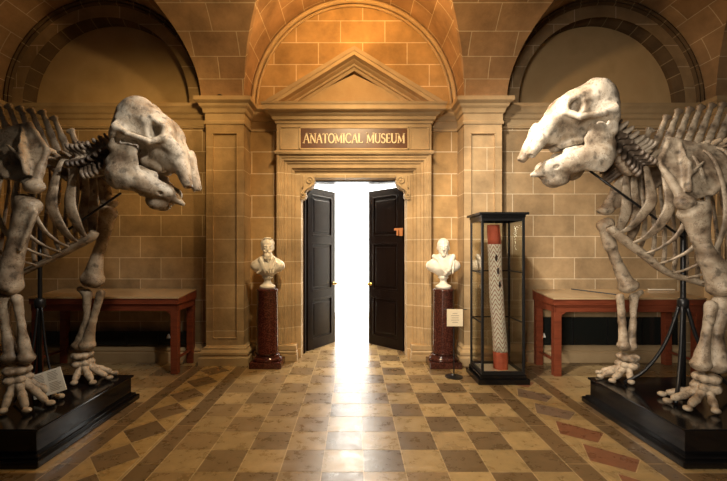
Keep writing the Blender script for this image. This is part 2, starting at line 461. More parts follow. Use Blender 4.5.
# centre wall, with the doorway cut out
DX0, DX1, DZ = -.79, .83, 2.72
bm = new()
bx(bm, -X0-.02, DX0, YC, YC+.42, 0, 5.4); bx(bm, DX1, X0+.02, YC, YC+.42, 0, 5.4); bx(bm, DX0, DX1, YC, YC+.42, DZ, 5.4)
struct('wall_centre', bm, M_recess)
# side bay walls with a sunk round-headed lunette above the string course
for sgn, nm in ((-1, 'wall_left'), (1, 'wall_right')):
    c = sgn*SC; bm = new()
    bx(bm, *sorted((sgn*X1-sgn*.02, sgn*5.8)), YW, YW+.35, 0, ZS+.02)
    outer = [(c-2.0, ZS), (c-2.0, 5.6), (c+2.0, 5.6), (c+2.0, ZS)]
    inner = arc(c, 1.21, 1.25, ZS+.02, 48, PI, 0)
    n = len(inner)
    # face above the arch as a strip between arc and outer border
    A = []; B = []
    for i, (x, z) in enumerate(inner):
        a = PI-PI*i/(n-1); A.append(bm.verts.new((x, YW, z)))
        dx, dz = math.cos(a), math.sin(a); s_ = min(2.0/max(abs(dx), 1e-6), 1.89/max(dz, 1e-6))
        B.append(bm.verts.new((c+dx*s_, YW, ZS+.02+dz*s_)))
    for i in range(n-1): bm.faces.new((A[i], A[i+1], B[i+1], B[i]))
    struct(nm, bm, M_wall)
    # splayed voussoir ring round the lunette, joints by its own coordinates
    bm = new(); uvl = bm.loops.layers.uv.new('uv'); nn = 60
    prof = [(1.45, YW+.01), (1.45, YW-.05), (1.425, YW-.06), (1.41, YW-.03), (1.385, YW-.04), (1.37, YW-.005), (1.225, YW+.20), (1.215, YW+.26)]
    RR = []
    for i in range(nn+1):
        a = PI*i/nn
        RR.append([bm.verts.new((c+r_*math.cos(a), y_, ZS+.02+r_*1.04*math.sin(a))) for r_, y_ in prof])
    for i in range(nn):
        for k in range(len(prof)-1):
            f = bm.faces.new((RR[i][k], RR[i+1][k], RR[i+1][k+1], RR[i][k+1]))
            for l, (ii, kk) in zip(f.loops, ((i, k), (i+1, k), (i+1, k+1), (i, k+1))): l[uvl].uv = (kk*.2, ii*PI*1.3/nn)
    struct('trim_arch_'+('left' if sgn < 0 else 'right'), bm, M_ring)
    bm = new(); pts = arc(c, 1.24, 1.28, ZS+.0, 40)
    prism(bm, pts, YW+.25, YW+.29, 'y')
    bx(bm, c-1.45, c+1.45, YW, YW+.3, ZS-.02, ZS+.012)
    struct('trim_lunette_'+('left' if sgn < 0 else 'right'), bm, M_plaster)

# groin vault: longitudinal barrel along X cut by the transverse cells
def build_vault():
    xs = []; q = 28
    def cell(c, r): return [(c-r*math.cos(PI*i/(2*q)), ('T', math.sin(PI*i/(2*q)), r, PI*i/(2*q))) for i in range(2*q+1)]
    for c, r in ((-SC, SR), (0, X0), (SC, SR)):
        seg = cell(c, r)
        if xs:
            xa = xs[-1][0]; xb = seg[0][0]
            for k in range(1, 4): xs.append((xa+(xb-xa)*k/4, ('P', 0, 0, 0)))
        else:
            for k in range(4): xs.append((seg[0][0]-.6+.15*k, ('P', 0, 0, 0)))
        xs += seg
    e = xs[-1][0]
    for k in range(4): xs.append((e+.15*(k+1), ('P', 0, 0, 0)))
    ys = [(YC+.02, 0, 0), (YP+.15, 0, 0)]+[(YCR+YA*math.cos(PI*j/(2*q)), math.sin(PI*j/(2*q)), PI*j/(2*q)) for j in range(q+1)]
    bm = new(); uvl = bm.loops.layers.uv.new('uv'); G = []
    for y, sy, ph in ys:
        G.append([bm.verts.new((x, y, ZS+max((1.63 if abs(x) < X0+.001 else RISE)*s[1], RISE*sy))) for x, s in xs])
    for j in range(len(ys)-1):
        for i in range(len(xs)-1):
            qd = [(j, i), (j, i+1), (j+1, i+1), (j+1, i)]
            sx = (xs[i][1][1]+xs[i+1][1][1])/2; sy = (ys[j][1]+ys[j+1][1])/2
            # split along the direction of the groin
            rising = xs[i+1][1][1] > xs[i][1][1]
            tris = ([qd[0], qd[1], qd[2]], [qd[0], qd[2], qd[3]]) if rising else ([qd[0], qd[1], qd[3]], [qd[1], qd[2], qd[3]])
            for t in tris:
                vs = [G[a][b] for a, b in t]
                try: f = bm.faces.new(vs)
                except ValueError: continue
                mT = sum(xs[b][1][1] for a, b in t)/3; mL = sum(ys[a][1] for a, b in t)/3
                for l, (a, b) in zip(f.loops, t):
                    if mT > mL:
                        l[uvl].uv = (ys[a][0]*1.0, xs[b][1][3]*1.54)
                    else:
                        l[uvl].uv = (xs[b][0], ys[a][2]*1.9)
    me = bpy.data.meshes.new('ceiling'); bm.to_mesh(me); bm.free()
    o = link('ceiling', me, M_vault); o['kind'] = 'structure'
build_vault()

# piers with sunk panels, caps and bases
CAP = [(0, 0), (.02, .0), (.025, .03), (.012, .05), (.012, .14), (.035, .155), (.045, .19), (.05, .205), (.085, .235), (.095, .265), (.14, .29), (.15, .30), (.15, .35), (0, .35)]
BASE = [(0, 0), (.11, 0), (.11, .105), (.095, .115), (.085, .13), (.10, .15), (.10, .18), (.07, .20), (.05, .215), (.05, .235), (.015, .25), (0, .27)]
CAP = [(a*.84, b) for a, b in CAP]; BASE = [(a*.75, b) for a, b in BASE]
def run(bm, prof, z0, path):
    """sweep a moulding profile (out, up) along a horizontal path of ((x, y), (nx, ny) mitred offset direction)"""
    rings = []
    for (x, y), (nx, ny) in path:
        rings.append([bm.verts.new((x+nx*o_, y+ny*o_, z0+u_)) for o_, u_ in prof])
    for a, b in zip(rings, rings[1:]):
        for i in range(len(prof)-1): bm.faces.new((a[i], a[i+1], b[i+1], b[i]))
    for r in (rings[0], rings[-1]):
        f = bm.faces.new(r); bmesh.ops.triangulate(bm, faces=[f])
nt = 0
for sgn in (-1, 1):
    for (xa, xb, side) in ((X0, X1, 'inner'), (5.08, 5.66, 'outer')):
        a, b = sorted((sgn*xa, sgn*xb)); nt += 1
        bm = new()
        bx(bm, a, b, YP+.03, YW+.36, 0, ZS)
        px0, px1 = a+.088, b-.088; z0, z1 = .36, 3.24
        bx(bm, a, px0, YP, YP+.04, 0, ZS); bx(bm, px1, b, YP, YP+.04, 0, ZS)
        bx(bm, px0, px1, YP, YP+.04, 0, z0); bx(bm, px0, px1, YP, YP+.04, z1, ZS)
        for (u0, u1, w0, w1) in ((px0, px0+.014, z0, z1), (px1-.014, px1, z0, z1), (px0, px1, z0, z0+.014), (px0, px1, z1-.014, z1)):
            bx(bm, u0, u1, YP-.008, YP+.03, w0, w1, .004)
        struct('trim_%d' % nt, bm, M_pil)
        bm = new()
        run(bm, CAP, 3.36, [((a, YW), (-1, 0)), ((a, YP), (-1, -1)), ((b, YP), (1, -1)), ((b, YC), (1, 0))] if (sgn < 0) else [((a, YC), (-1, 0)), ((a, YP), (-1, -1)), ((b, YP), (1, -1)), ((b, YW), (1, 0))])
        struct('trim_capital_%s_%s' % (side, 'left' if sgn < 0 else 'right'), bm, M_mould)
        bm = new()
        run(bm, BASE, 0, [((a, YC), (-1, 0)), ((a, YP), (-1, -1)), ((b, YP), (1, -1)), ((b, YC), (1, 0))])
        struct('baseboard_pier_%s_%s' % (side, 'left' if sgn < 0 else 'right'), bm, M_mould)
    # string course and base of the side bay wall
    a, b = sorted((sgn*X1, sgn*5.08)); bm = new()
    run(bm, [(0, 0), (.02, 0), (.03, .03), (.015, .045), (.015, .12), (.04, .145), (.05, .19), (.07, .21), (.09, .26), (.11, .29), (.11, .335), (0, .36)], 3.36, [((a, YW), (0, -1)), ((b, YW), (0, -1))])
    struct('trim_course_'+('left' if sgn < 0 else 'right'), bm, M_mould)
    bm = new()
    run(bm, [(0, 0), (.12, 0), (.12, .13), (.10, .15), (.11, .17), (.08, .20), (.04, .225), (0, .24)], 0, [((a, YW), (0, -1)), ((b, YW), (0, -1))])
    struct('baseboard_'+('left' if sgn < 0 else 'right'), bm, M_mould)
    # impost and base along the centre wall beside the door surround
    a, b = sorted((sgn*1.13, sgn*X0)); bm = new()
    run(bm, CAP, 3.36, [((a, YC), (0, -1)), ((b, YC), (0, -1))])
    struct('trim_impost_'+('left' if sgn < 0 else 'right'), bm, M_mould)
    bm = new()
    run(bm, BASE, 0, [((a, YC), (0, -1)), ((b, YC), (0, -1))])
    struct('baseboard_centre_'+('left' if sgn < 0 else 'right'), bm, M_mould)
# roll moulding round the centre arch
bm = new()
for r_, w_, dep in ((1.50, .035, .05), (1.44, .02, .03)):
    tube(bm, [(r_*math.cos(PI*i/40), YC-dep/2, ZS+r_*1.055*math.sin(PI*i/40)) for i in range(41)], w_, 1, 8)
struct('trim_arch_centre', bm, M_mould, smooth=True)

# ---- door surround: moulded architrave, frieze, cornice and pediment
def frame_run(bm, prof, x0, x1, ztop, y):
    """moulding (inward distance, out) round a door opening: left jamb, head, right jamb"""
    rings = []
    for (x, z, dx, dz) in ((x0, 0, 1, 0), (x0, ztop, 1, -1), (x1, ztop, -1, -1), (x1, 0, -1, 0)):
        rings.append([bm.verts.new((x+dx*i_, y-o_, z+dz*i_)) for i_, o_ in prof])
    for a, b in zip(rings, rings[1:]):
        for i in range(len(prof)-1): bm.faces.new((a[i], a[i+1], b[i+1], b[i]))
    for r in (rings[0], rings[-1]): bmesh.ops.triangulate(bm, faces=[bm.faces.new(r)])
SX = 1.115; OC = .0
bm = new()
frame_run(bm, [(0, 0), (0, .18), (.025, .185), (.04, .165), (.06, .165), (.075, .15), (.10, .15), (.11, .125), (.135, .12), (.15, .10), (.20, .10), (.21, .075), (.235, .06), (.25, .03), (.33, .03), (.33, -.25), (0, -.1)], -SX+OC, SX+OC, 3.00, YC)
for s in (-1, 1):
    xc = OC+s*(SX-.14)
    bx(bm, xc-.155, xc+.155, YC-.21, YC, 0, .10, .006); bx(bm, xc-.15, xc+.15, YC-.20, YC, .10, .15, .02); bx(bm, xc-.145, xc+.145, YC-.19, YC, .15, .23, .012)
struct('trim_door_surround', bm, M_pil)
bm = new()
bx(bm, -SX+OC, SX+OC, YC-.18, YC, 2.99, 3.43)
for x0_, x1_ in ((-SX+.05, -SX+.33), (SX-.31, SX-.03)):
    for (u0, u1, w0, w1) in ((x0_, x1_, 3.36, 3.375), (x0_, x1_, 3.045, 3.06), (x0_, x0_+.015, 3.045, 3.375), (x1_-.015, x1_, 3.045, 3.375)):
        bx(bm, u0, u1, YC-.195, YC-.17, w0, w1, .004)
for (u0, u1, w0, w1) in ((-.79, .79, 3.345, 3.37), (-.79, .79, 3.04, 3.062), (-.79, -.765, 3.04, 3.37), (.765, .79, 3.04, 3.37)):
    bx(bm, u0, u1, YC-.205, YC-.17, w0, w1, .005)
run(bm, [(0, 0), (.02, 0), (.03, .02), (.03, .045), (0, .06)], 2.98, [((-SX+OC, YC), (-1, 0)), ((-SX+OC, YC-.18), (-1, -1)), ((SX+OC, YC-.18), (1, -1)), ((SX+OC, YC), (1, 0))])
run(bm, [(0, 0), (.015, 0), (.02, .03), (.05, .05), (.06, .085), (.09, .105), (.11, .13), (.16, .145), (.17, .155), (.17, .215), (.18, .22), (.19, .25), (0, .255)], 3.42, [((-SX+OC, YC), (-1, 0)), ((-SX+OC, YC-.18), (-1, -1)), ((SX+OC, YC-.18), (1, -1)), ((SX+OC, YC), (1, 0))])
struct('trim_entablature', bm, M_mould)
bm = new()
ZB, ZA, XH = 3.655, 4.46, SX+.19
prism(bm, [(-SX+OC+.1, ZB), (SX+OC-.1, ZB), (OC, ZA-.32)], YC-.16, YC, 'y')
sl = math.atan2(ZA-ZB-.0, XH); 
RP = [(0, .0), (.16, 0), (.175, .04), (.20, .05), (.20, .075), (.25, .10), (.26, .11), (.33, .13), (.335, .17), (.345, .18), (.36, .225), (0, .235)]
for s in (-1, 1):
    rings = []
    for (x, z) in ((OC+s*XH, ZB), (OC, ZA-.27)):
        up = Vector((0, 0, 1))
        # section stays vertical so that the two slopes meet at the apex
        if x == OC+s*XH: rings.append([bm.verts.new((x-s*0.0, YC-o_, z-.03+u_*.16)) for o_, u_ in RP])
        else: rings.append([bm.verts.new((x, YC-o_, z+u_*1.16)) for o_, u_ in RP])
    # constant-depth slope: rebuild the lower ring as a full section cut on the cornice
    lo, hi = rings
    for v, (o_, u_) in zip(lo, RP):
        zz = ZA-.27+u_*1.16-(XH)*math.tan(sl); over = max(0, ZB-zz)
        v.co = Vector((OC+s*(XH-over/math.tan(sl)*1.0), YC-o_, max(zz, ZB)))
    for i in range(len(RP)-1): bm.faces.new((lo[i], lo[i+1], hi[i+1], hi[i]))
    try: bmesh.ops.triangulate(bm, faces=[bm.faces.new(lo)])
    except Exception: pass
struct('trim_pediment', bm, M_mould)

# the name board over the door, with its gilt letters
def stroke(bm, a, b, w, y0, y1):
    a, b = Vector((a[0], 0, a[1])), Vector((b[0], 0, b[1])); d = (b-a); n = Vector((-d.z, 0, d.x)).normalized()*w/2
    prism(bm, [((a+n).x, (a+n).z), ((b+n).x, (b+n).z), ((b-n).x, (b-n).z), ((a-n).x, (a-n).z)], y0, y1, 'y')
def ring(bm, cx, cz, rx, rz, a0, a1, w, y0, y1, n=16):
    pts = [(cx+rx*math.cos(a0+(a1-a0)*i/n), cz+rz*math.sin(a0+(a1-a0)*i/n)) for i in range(n+1)]
    for p, q in zip(pts, pts[1:]): stroke(bm, p, q, w, y0, y1)
GL = {  # name: (width, strokes (x0,z0,x1,z1,weight), serif feet, arcs)
 'A': (.80, [(.08, 0, .40, 1, .07), (.40, 1, .72, 0, .14), (.2, .36, .6, .36, .06)], [(.08, 0), (.72, 0)], []),
 'N': (.82, [(.14, 0, .14, 1, .07), (.12, 1, .70, 0, .14), (.70, 0, .70, 1, .07)], [(.14, 0), (.08, 1), (.70, 1)], []),
 'T': (.72, [(.36, 0, .36, 1, .14), (.04, .97, .68, .97, .07), (.05, .97, .05, .82, .05), (.67, .97, .67, .82, .05)], [(.36, 0)], []),
 'O': (.86, [], [], [(.43, .5, .36, .48, 0, 2*PI)]),
 'M': (.98, [(.14, 0, .16, 1, .07), (.14, 1, .49, .1, .13), (.49, .1, .82, 1, .06), (.84, 0, .82, 1, .14)], [(.14, 0), (.84, 0), (.1, 1), (.86, 1)], []),
 'I': (.36, [(.18, 0, .18, 1, .14)], [(.18, 0), (.18, 1)], []),
 'C': (.80, [(.72, .98, .72, .74, .05), (.72, .26, .72, .06, .05)], [], [(.44, .5, .36, .48, PI*.28, PI*1.74)]),
 'L': (.66, [(.16, 0, .16, 1, .14), (.1, .03, .6, .03, .07), (.6, .03, .62, .22, .05)], [(.16, 1)], []),
 'U': (.82, [(.14, .3, .14, 1, .14), (.68, .3, .68, 1, .07)], [(.14, 1), (.68, 1)], [(.41, .32, .27, .30, PI, 2*PI)]),
 'S': (.62, [(.52, .98, .52, .78, .05), (.09, .22, .09, .02, .05)], [], [(.31, .74, .2, .23, PI*.2, PI*1.5), (.31, .27, .22, .25, -PI*.8, PI*.5)]),
 'E': (.66, [(.16, 0, .16, 1, .14), (.1, .03, .58, .03, .07), (.1, .97, .56, .97, .07), (.16, .52, .46, .52, .06), (.58, .03, .6, .2, .05), (.56, .97, .56, .82, .05), (.46, .44, .46, .6, .05)], [], []),
}
def lettering(parent, text, x0, x1, zc, h, y, m):
    big = {0: 1.06, 11: 1.06}
    ws = [(.42 if ch == ' ' else GL[ch][0]) for ch in text]; tot = sum(w_*big.get(i, 1) for i, w_ in enumerate(ws)); k = (x1-x0)/tot
    x = x0
    for i, ch in enumerate(text):
        b_ = big.get(i, 1)
        if ch != ' ':
            wd, st, sf, rg = GL[ch]; bm = new(); hh = h*b_; zb = zc-h/2; y0, y1 = y-.006, y
            f = lambda u, v: (x+u*k*b_, zb+v*hh)
            for (a, b, c, d, w_) in st: stroke(bm, f(a, b), f(c, d), w_*h, y0, y1)
            for (a, b) in sf: stroke(bm, (x+a*k*b_-.11*h, zb+b*hh), (x+a*k*b_+.11*h, zb+b*hh), .06*h, y0, y1)
            for (cx_, cz_, rx, rz, a0, a1) in rg: ring(bm, x+cx_*k*b_, zb+cz_*hh, rx*k*b_, rz*hh, a0, a1, .12*h, y0, y1)
            obj('letter', bm, m, parent)
        x += ws[i]*k*b_
t = thing('name_board', 'dark brown board with gilt words ANATOMICAL MUSEUM over the door', 'sign', (0, YC-.19, 3.08))
bm = new(); bx(bm, -.765, .765, -.012, .02, -.02, .265, .004); t = obj('board', bm, M_signwood, t)
lettering(t, 'ANATOMICAL MUSEUM', -.73, .73, .122, .135, -.013, M_gilt)

# carved brackets under the lintel corners
for s, lab in ((-1, 'carved tan scroll bracket at the upper left corner of the doorway'), (1, 'carved tan scroll bracket at the upper right corner of the doorway')):
    xe = DX0 if s < 0 else DX1
    t = thing('scroll_bracket', lab, 'bracket', (xe, YC+.0, 2.36), group='carved brackets of the doorway')
    d = -s
    out = [(-.0, .36), (.22, .36), (.225, .33), (.205, .31), (.215, .26), (.20, .20), (.16, .155), (.10, .13), (.075, .09), (.09, .04), (.07, .0), (.03, -.02), (0, 0)]
    out = [(d*a, b) for a, b in out]; bm = new(); prism(bm, out, -.06, .10, 'y'); o = obj('scroll_body', bm, M_mould, t)
    bm = new()
    def sp(cx_, cz_, r0, r1, a0, a1, rr, n=20):
        pts = [(d*(cx_+(r0+(r1-r0)*i/n)*math.cos(a0+(a1-a0)*i/n)), -.065, cz_+(r0+(r1-r0)*i/n)*math.sin(a0+(a1-a0)*i/n)) for i in range(n+1)]
        tube(bm, pts, rr, 1, 6)
    sp(.135, .26, .07, .012, -1.2, 8.0, .013); sp(.045, .045, .04, .01, 2, 9, .010)
    tube(bm, [(d*.2, -.065, .22), (d*.13, -.075, .16), (d*.06, -.07, .11), (d*.03, -.065, .05)], .016)
    tube(bm, [(d*.05, -.065, .33), (d*.05, -.075, .24), (d*.03, -.07, .15)], .014)
    obj('scroll_relief', bm, M_mould, t, True)

# door frame and the two leaves
bm = new()
bx(bm, DX0-.02, DX0+.035, YC+.22, YC+.42, 0, DZ); bx(bm, DX1-.035, DX1+.02, YC+.22, YC+.42, 0, DZ); bx(bm, DX0, DX1, YC+.20, YC+.42, DZ-.07, DZ+.02)
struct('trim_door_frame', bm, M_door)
YD = YC+.36; LW = .735; LH = 2.60
def leaf(idx, hx, s, ang):
    r = bpy.data.objects.new('door_%d' % idx, None); C.objects.link(r); r['kind'] = 'structure'
    r.location = (hx, YD, .003); r.rotation_euler = (0, 0, ang)
    X = lambda a: s*a
    bm = new(); th = .028
    def B(a, b, z0, z1, t_=th, bev=.003): bx(bm, *sorted((X(a), X(b))), -t_, t_, z0, z1, bev)
    rails = [(0, .17), (.86, 1.0), (1.62, 1.72), (2.14 - .0, 2.20), (LH-.12, LH)]
    rails = [(0, .16), (.80, .94), (1.70, 1.83), (LH-.12, LH)]
    B(0, .105, 0, LH); B(LW-.105, LW, 0, LH)
    for a, b in rails: B(.10, LW-.10, a, b)
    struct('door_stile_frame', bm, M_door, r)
    for (a, b) in ((.16, .80), (.94, 1.70), (1.83, LH-.12)):
        bm = new(); bx(bm, *sorted((X(.10), X(LW-.10))), -.010, .010, a, b)
        bx(bm, *sorted((X(.155), X(LW-.155))), -.024, .024, a+.06, b-.06, .012)
        bx(bm, *sorted((X(.10), X(LW-.10))), -.033, .033, a-.012, a+.016, .008); bx(bm, *sorted((X(.10), X(LW-.10))), -.033, .033, b-.016, b+.012, .008)
        bx(bm, *sorted((X(.098), X(.122))), -.033, .033, a, b, .008); bx(bm, *sorted((X(LW-.122), X(LW-.098))), -.033, .033, a, b, .008)
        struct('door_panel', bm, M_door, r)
    bm = new()
    m4 = Matrix.Translation((X(LW-.055), 0, 1.02)) @ Matrix.Rotation(PI/2, 4, 'X')
    b2 = new(); lathe(b2, [(.028, .03), (.028, .036), (.01, .04), (.01, .06), (.026, .07), (.03, .085), (.02, .10), (0.002, .103)], 16)
    for v in b2.verts: v.co = m4 @ v.co
    struct('door_knob', b2, M_brass, r, True)
    return r
leaf(1, DX0+.04, 1, math.radians(57)); leaf(2, DX1-.04, -1, math.radians(-45))
# small wooden latch board fixed to the right leaf
t = thing('door_notice', 'small orange-brown wooden notice fixed high on the right door leaf', 'notice', (DX1-.075, YD-.05, 1.86), math.radians(-45))
bm = new(); bx(bm, -.135, .035, -.034, -.014, .05, .085, .004); obj('upper_rail', bm, mat('orange_wood', (.50, .20, .07), .4), t)
bm = new(); bx(bm, -.085, -.055, -.034, -.016, -.03, .05, .004); bx(bm, -.03, .03, -.034, -.016, -.04, .05, .004); obj('hanging_tab', bm, bpy.data.materials['orange_wood'], t)

t = thing('uplighter', 'tiny black uplighter on top of the capital of the left inner pier', 'lamp', ((220-CX)*5.25/FPX, 5.25, 3.71))
bm = new(); lathe(bm, [(.05, 0), (.05, .012), (.042, .03), (.02, .042)], 20); obj('lamp_housing', bm, M_blackm, t)

# bright room beyond the door: white walls and a great window
bm = new()
bx(bm, -2.6, -2.5, YC+.42, 9.0, 0, 3.6); struct('wall_museum_left', bm, M_white)
bm = new(); bx(bm, 2.5, 2.6, YC+.42, 9.0, 0, 3.6); struct('wall_museum_right', bm, M_white)
bm = new(); bx(bm, -2.6, 2.6, YC+.42, 9.1, 3.6, 3.7); struct('ceiling_museum', bm, M_white)
bm = new(); bx(bm, -2.6, -DX1-.6, YC+.425, YC+.45, 0, 3.6); bx(bm, DX1+.6, 2.6, YC+.425, YC+.45, 0, 3.6); struct('wall_museum_front', bm, M_white)
bm = new(); bx(bm, -2.6, 2.6, 9.0, 9.1, 0, .12); bx(bm, -2.6, 2.6, 9.0, 9.1, 3.3, 3.6); bx(bm, -2.6, -2.2, 9.0, 9.1, .12, 3.3); bx(bm, 2.2, 2.6, 9.0, 9.1, .12, 3.3)
struct('wall_museum_back', bm, M_white)
Mw = bpy.data.materials.new('overexposed_daylight'); Mw.use_nodes = True; Nw = Mw.node_tree.nodes; Nw.clear()
em = Nw.new('ShaderNodeEmission'); em.inputs[0].default_value = (1, .97, .90, 1); em.inputs[1].default_value = 7
ou = Nw.new('ShaderNodeOutputMaterial'); Mw.node_tree.links.new(em.outputs[0], ou.inputs[0])
bm = new(); bx(bm, -2.2, 2.2, 9.03, 9.05, .12, 3.3); struct('window_1', bm, Mw)

# ------------------------------------------------------------------ low dark heater panels behind the tables
def heater(xa, xb, z0, z1, lab):
    t = thing('heater_panel', lab, 'heater', ((xa+xb)/2, YW-.10, z0), group='dark heater panels along the wall')
    hw = (xb-xa)/2; bm = new(); bx(bm, -hw, hw, 0, .06, 0, z1-z0, .006); obj('casing', bm, mat('black_enamel', (.012, .014, .013), .25), t)
    k = int(hw*2/.45)
    for i in range(k+1):
        bm = new(); bx(bm, -hw+i*2*hw/k-.008, -hw+i*2*hw/k+.008, -.008, .0, 0, z1-z0, .002); obj('joint_strip', bm, M_blackm, t)
heater(2.62, 4.6, .245, .64, 'tall black panel heater under the right table against the stone wall')
heater(-4.6, -2.32, .245, .43, 'low black panel heater under the left table against the stone wall')
for x, z, lab in ((2.66, .36, 'small white double socket low on the wall behind the right table'), (-2.60, .35, 'small white double socket low on the wall behind the left table')):
    t = thing('wall_socket', lab, 'socket', (x, YW-.112, z), group='small white sockets')
    for dx in (-.032, .032):
        bm = new(); prism(bm, [(dx-.026, 0), (dx+.026, 0), (dx+.006, .06), (dx-.006, .06)], -.02, 0, 'y'); obj('socket_face', bm, M_white, t)

# ------------------------------------------------------------------ display tables
def make_table(label):
    t = thing('display_table', label, 'table', (0, 0, 0), group='mahogany display tables')
    hw, dep = .945, .54; zt = .985
    for sx in (-1, 1):
        for (ya, yb) in ((0, .07), (dep-.07, dep)):
            bm = new(); xc = sx*(hw-.05)
            vs = []
            bx(bm, xc-.045, xc+.045, ya, yb+.015, 0, zt-.16, .006)
            obj('leg', bm, M_mahog, t)
        bm = new(); bx(bm, sx*(hw-.05)-.015, sx*(hw-.05)+.015, .05, dep-.05, .17, .20, .004); obj('stretcher', bm, M_mahog, t)
    bm = new()
    bx(bm, -hw, hw, 0, .03, zt-.17, zt-.085, .004); bx(bm, -hw, hw, dep-.03, dep, zt-.17, zt-.085)
    bx(bm, -hw, -hw+.03, 0, dep, zt-.17, zt-.085, .003); bx(bm, hw-.03, hw, 0, dep, zt-.17, zt-.085, .003)
    for sx in (-1, 1):
        prism(bm, [(sx*(hw-.095), zt-.17), (sx*(hw-.15), zt-.17), (sx*(hw-.14), zt-.19), (sx*(hw-.11), zt-.20), (sx*(hw-.095), zt-.23)], .005, .028, 'y')
    obj('apron', bm, M_mahog, t)
    bm = new()                                    # shallow case, higher at the back
    prism(bm, [(-.015, zt-.08), (dep+.01, zt-.08), (dep+.01, zt+.045), (-.015, zt-.005)], -hw-.015, hw+.015, 'x')
    obj('case', bm, M_mahog, t)
    bm = new()
    prism(bm, [(-.025, zt-.008), (-.02, zt+.012), (dep+.015, zt+.062), (dep+.015, zt+.044)], -hw-.02, hw+.02, 'x')
    obj('glazed_top', bm, M_top, t)
    bm = new(); bx(bm, -hw-.005, hw+.005, -.022, .01, zt-.082, zt-.07, .003); obj('bead', bm, M_mahog, t)
    return t
M_top = noisy('table_top', [(.3, (.38, .26, .14)), (.7, (.48, .35, .20))], 2, .16, bump=0, spec=.7)
tb = make_table('reddish mahogany display table against the right wall beside the glass case'); tb.location = (3.475, 4.79, 0)
dup(tb, (-3.215, 4.88, 0), 0, 'reddish mahogany display table against the left wall beside the left pier')
# things on the right table
t = tag(obj('wooden_rod', tube(new(), [(3.02, 5.27, 1.058), (3.42, 4.86, 1.022)], .008), M_blackm), 'thin dark rod lying across the right table top', 'rod')
bm = new(); bx(bm, -.18, .18, -.015, .015, 0, .014, .004); o = obj('paper_strip', bm, M_paper); o.location = (4.25, 5.24, 1.046); tag(o, 'narrow white strip lying on the right table top', 'paper')

# ------------------------------------------------------------------ plinths
def plinth(sgn, label):
    t = thing('skeleton_plinth', label, 'plinth', (0, 0, 0), group='black plinths of the skeletons')
    xa = 2.47 if sgn > 0 else -2.37; yf = 0 if sgn > 0 else .07; xb = sgn*5.0
    a, b = sorted((xa, xb)); bm = new(); bx(bm, a, b, 2.83, 3.96+yf, .07, .245); obj('plinth_body', bm, M_black, t)
    bm = new(); bx(bm, a-.02, b+.02, 2.81, 3.98+yf, .245, .268, .008); obj('plinth_top', bm, M_black, t)
    bm = new(); bx(bm, a-.06, b+.06, 2.765, 4.02+yf, 0, .055, .01); bx(bm, a-.035, b+.035, 2.79, 3.995+yf, .05, .078, .01); obj('plinth_moulding', bm, M_black, t)
    return t
PT = .268
plinth(-1, 'black painted plinth under the left elephant skeleton')
plinth(1, 'black painted plinth under the right elephant skeleton')

# ------------------------------------------------------------------ pedestals and busts
def pedestal(x, m, label):
    t = thing('pedestal', label, 'pedestal', (x, 5.24, 0), group='round stone pedestals')
    bm = new(); bx(bm, -.215, .215, -.16, .16, 0, .085, .008); obj('plinth_block', bm, m, t)
    bm = new(); lathe(bm, [(.198, .085), (.205, .105), (.195, .13), (.17, .14), (.178, .155), (.17, .17), (.155, .18)], 48); 
    for v in bm.verts: v.co.y *= .8
    obj('base_ring', bm, m, t, True)
    bm = new(); lathe(bm, [(.155, .18), (.15, .2), (.148, .6), (.143, 1.03), (.15, 1.045), (.15, 1.07)], 48); obj('shaft', bm, m, t)
    for p in t.children[-1].data.polygons: p.use_smooth = len(p.vertices) < 10
    return t
pedestal(-1.195, M_granite, 'polished red granite column pedestal left of the door')
pedestal(1.235, M_granited, 'dark polished granite column pedestal right of the door')

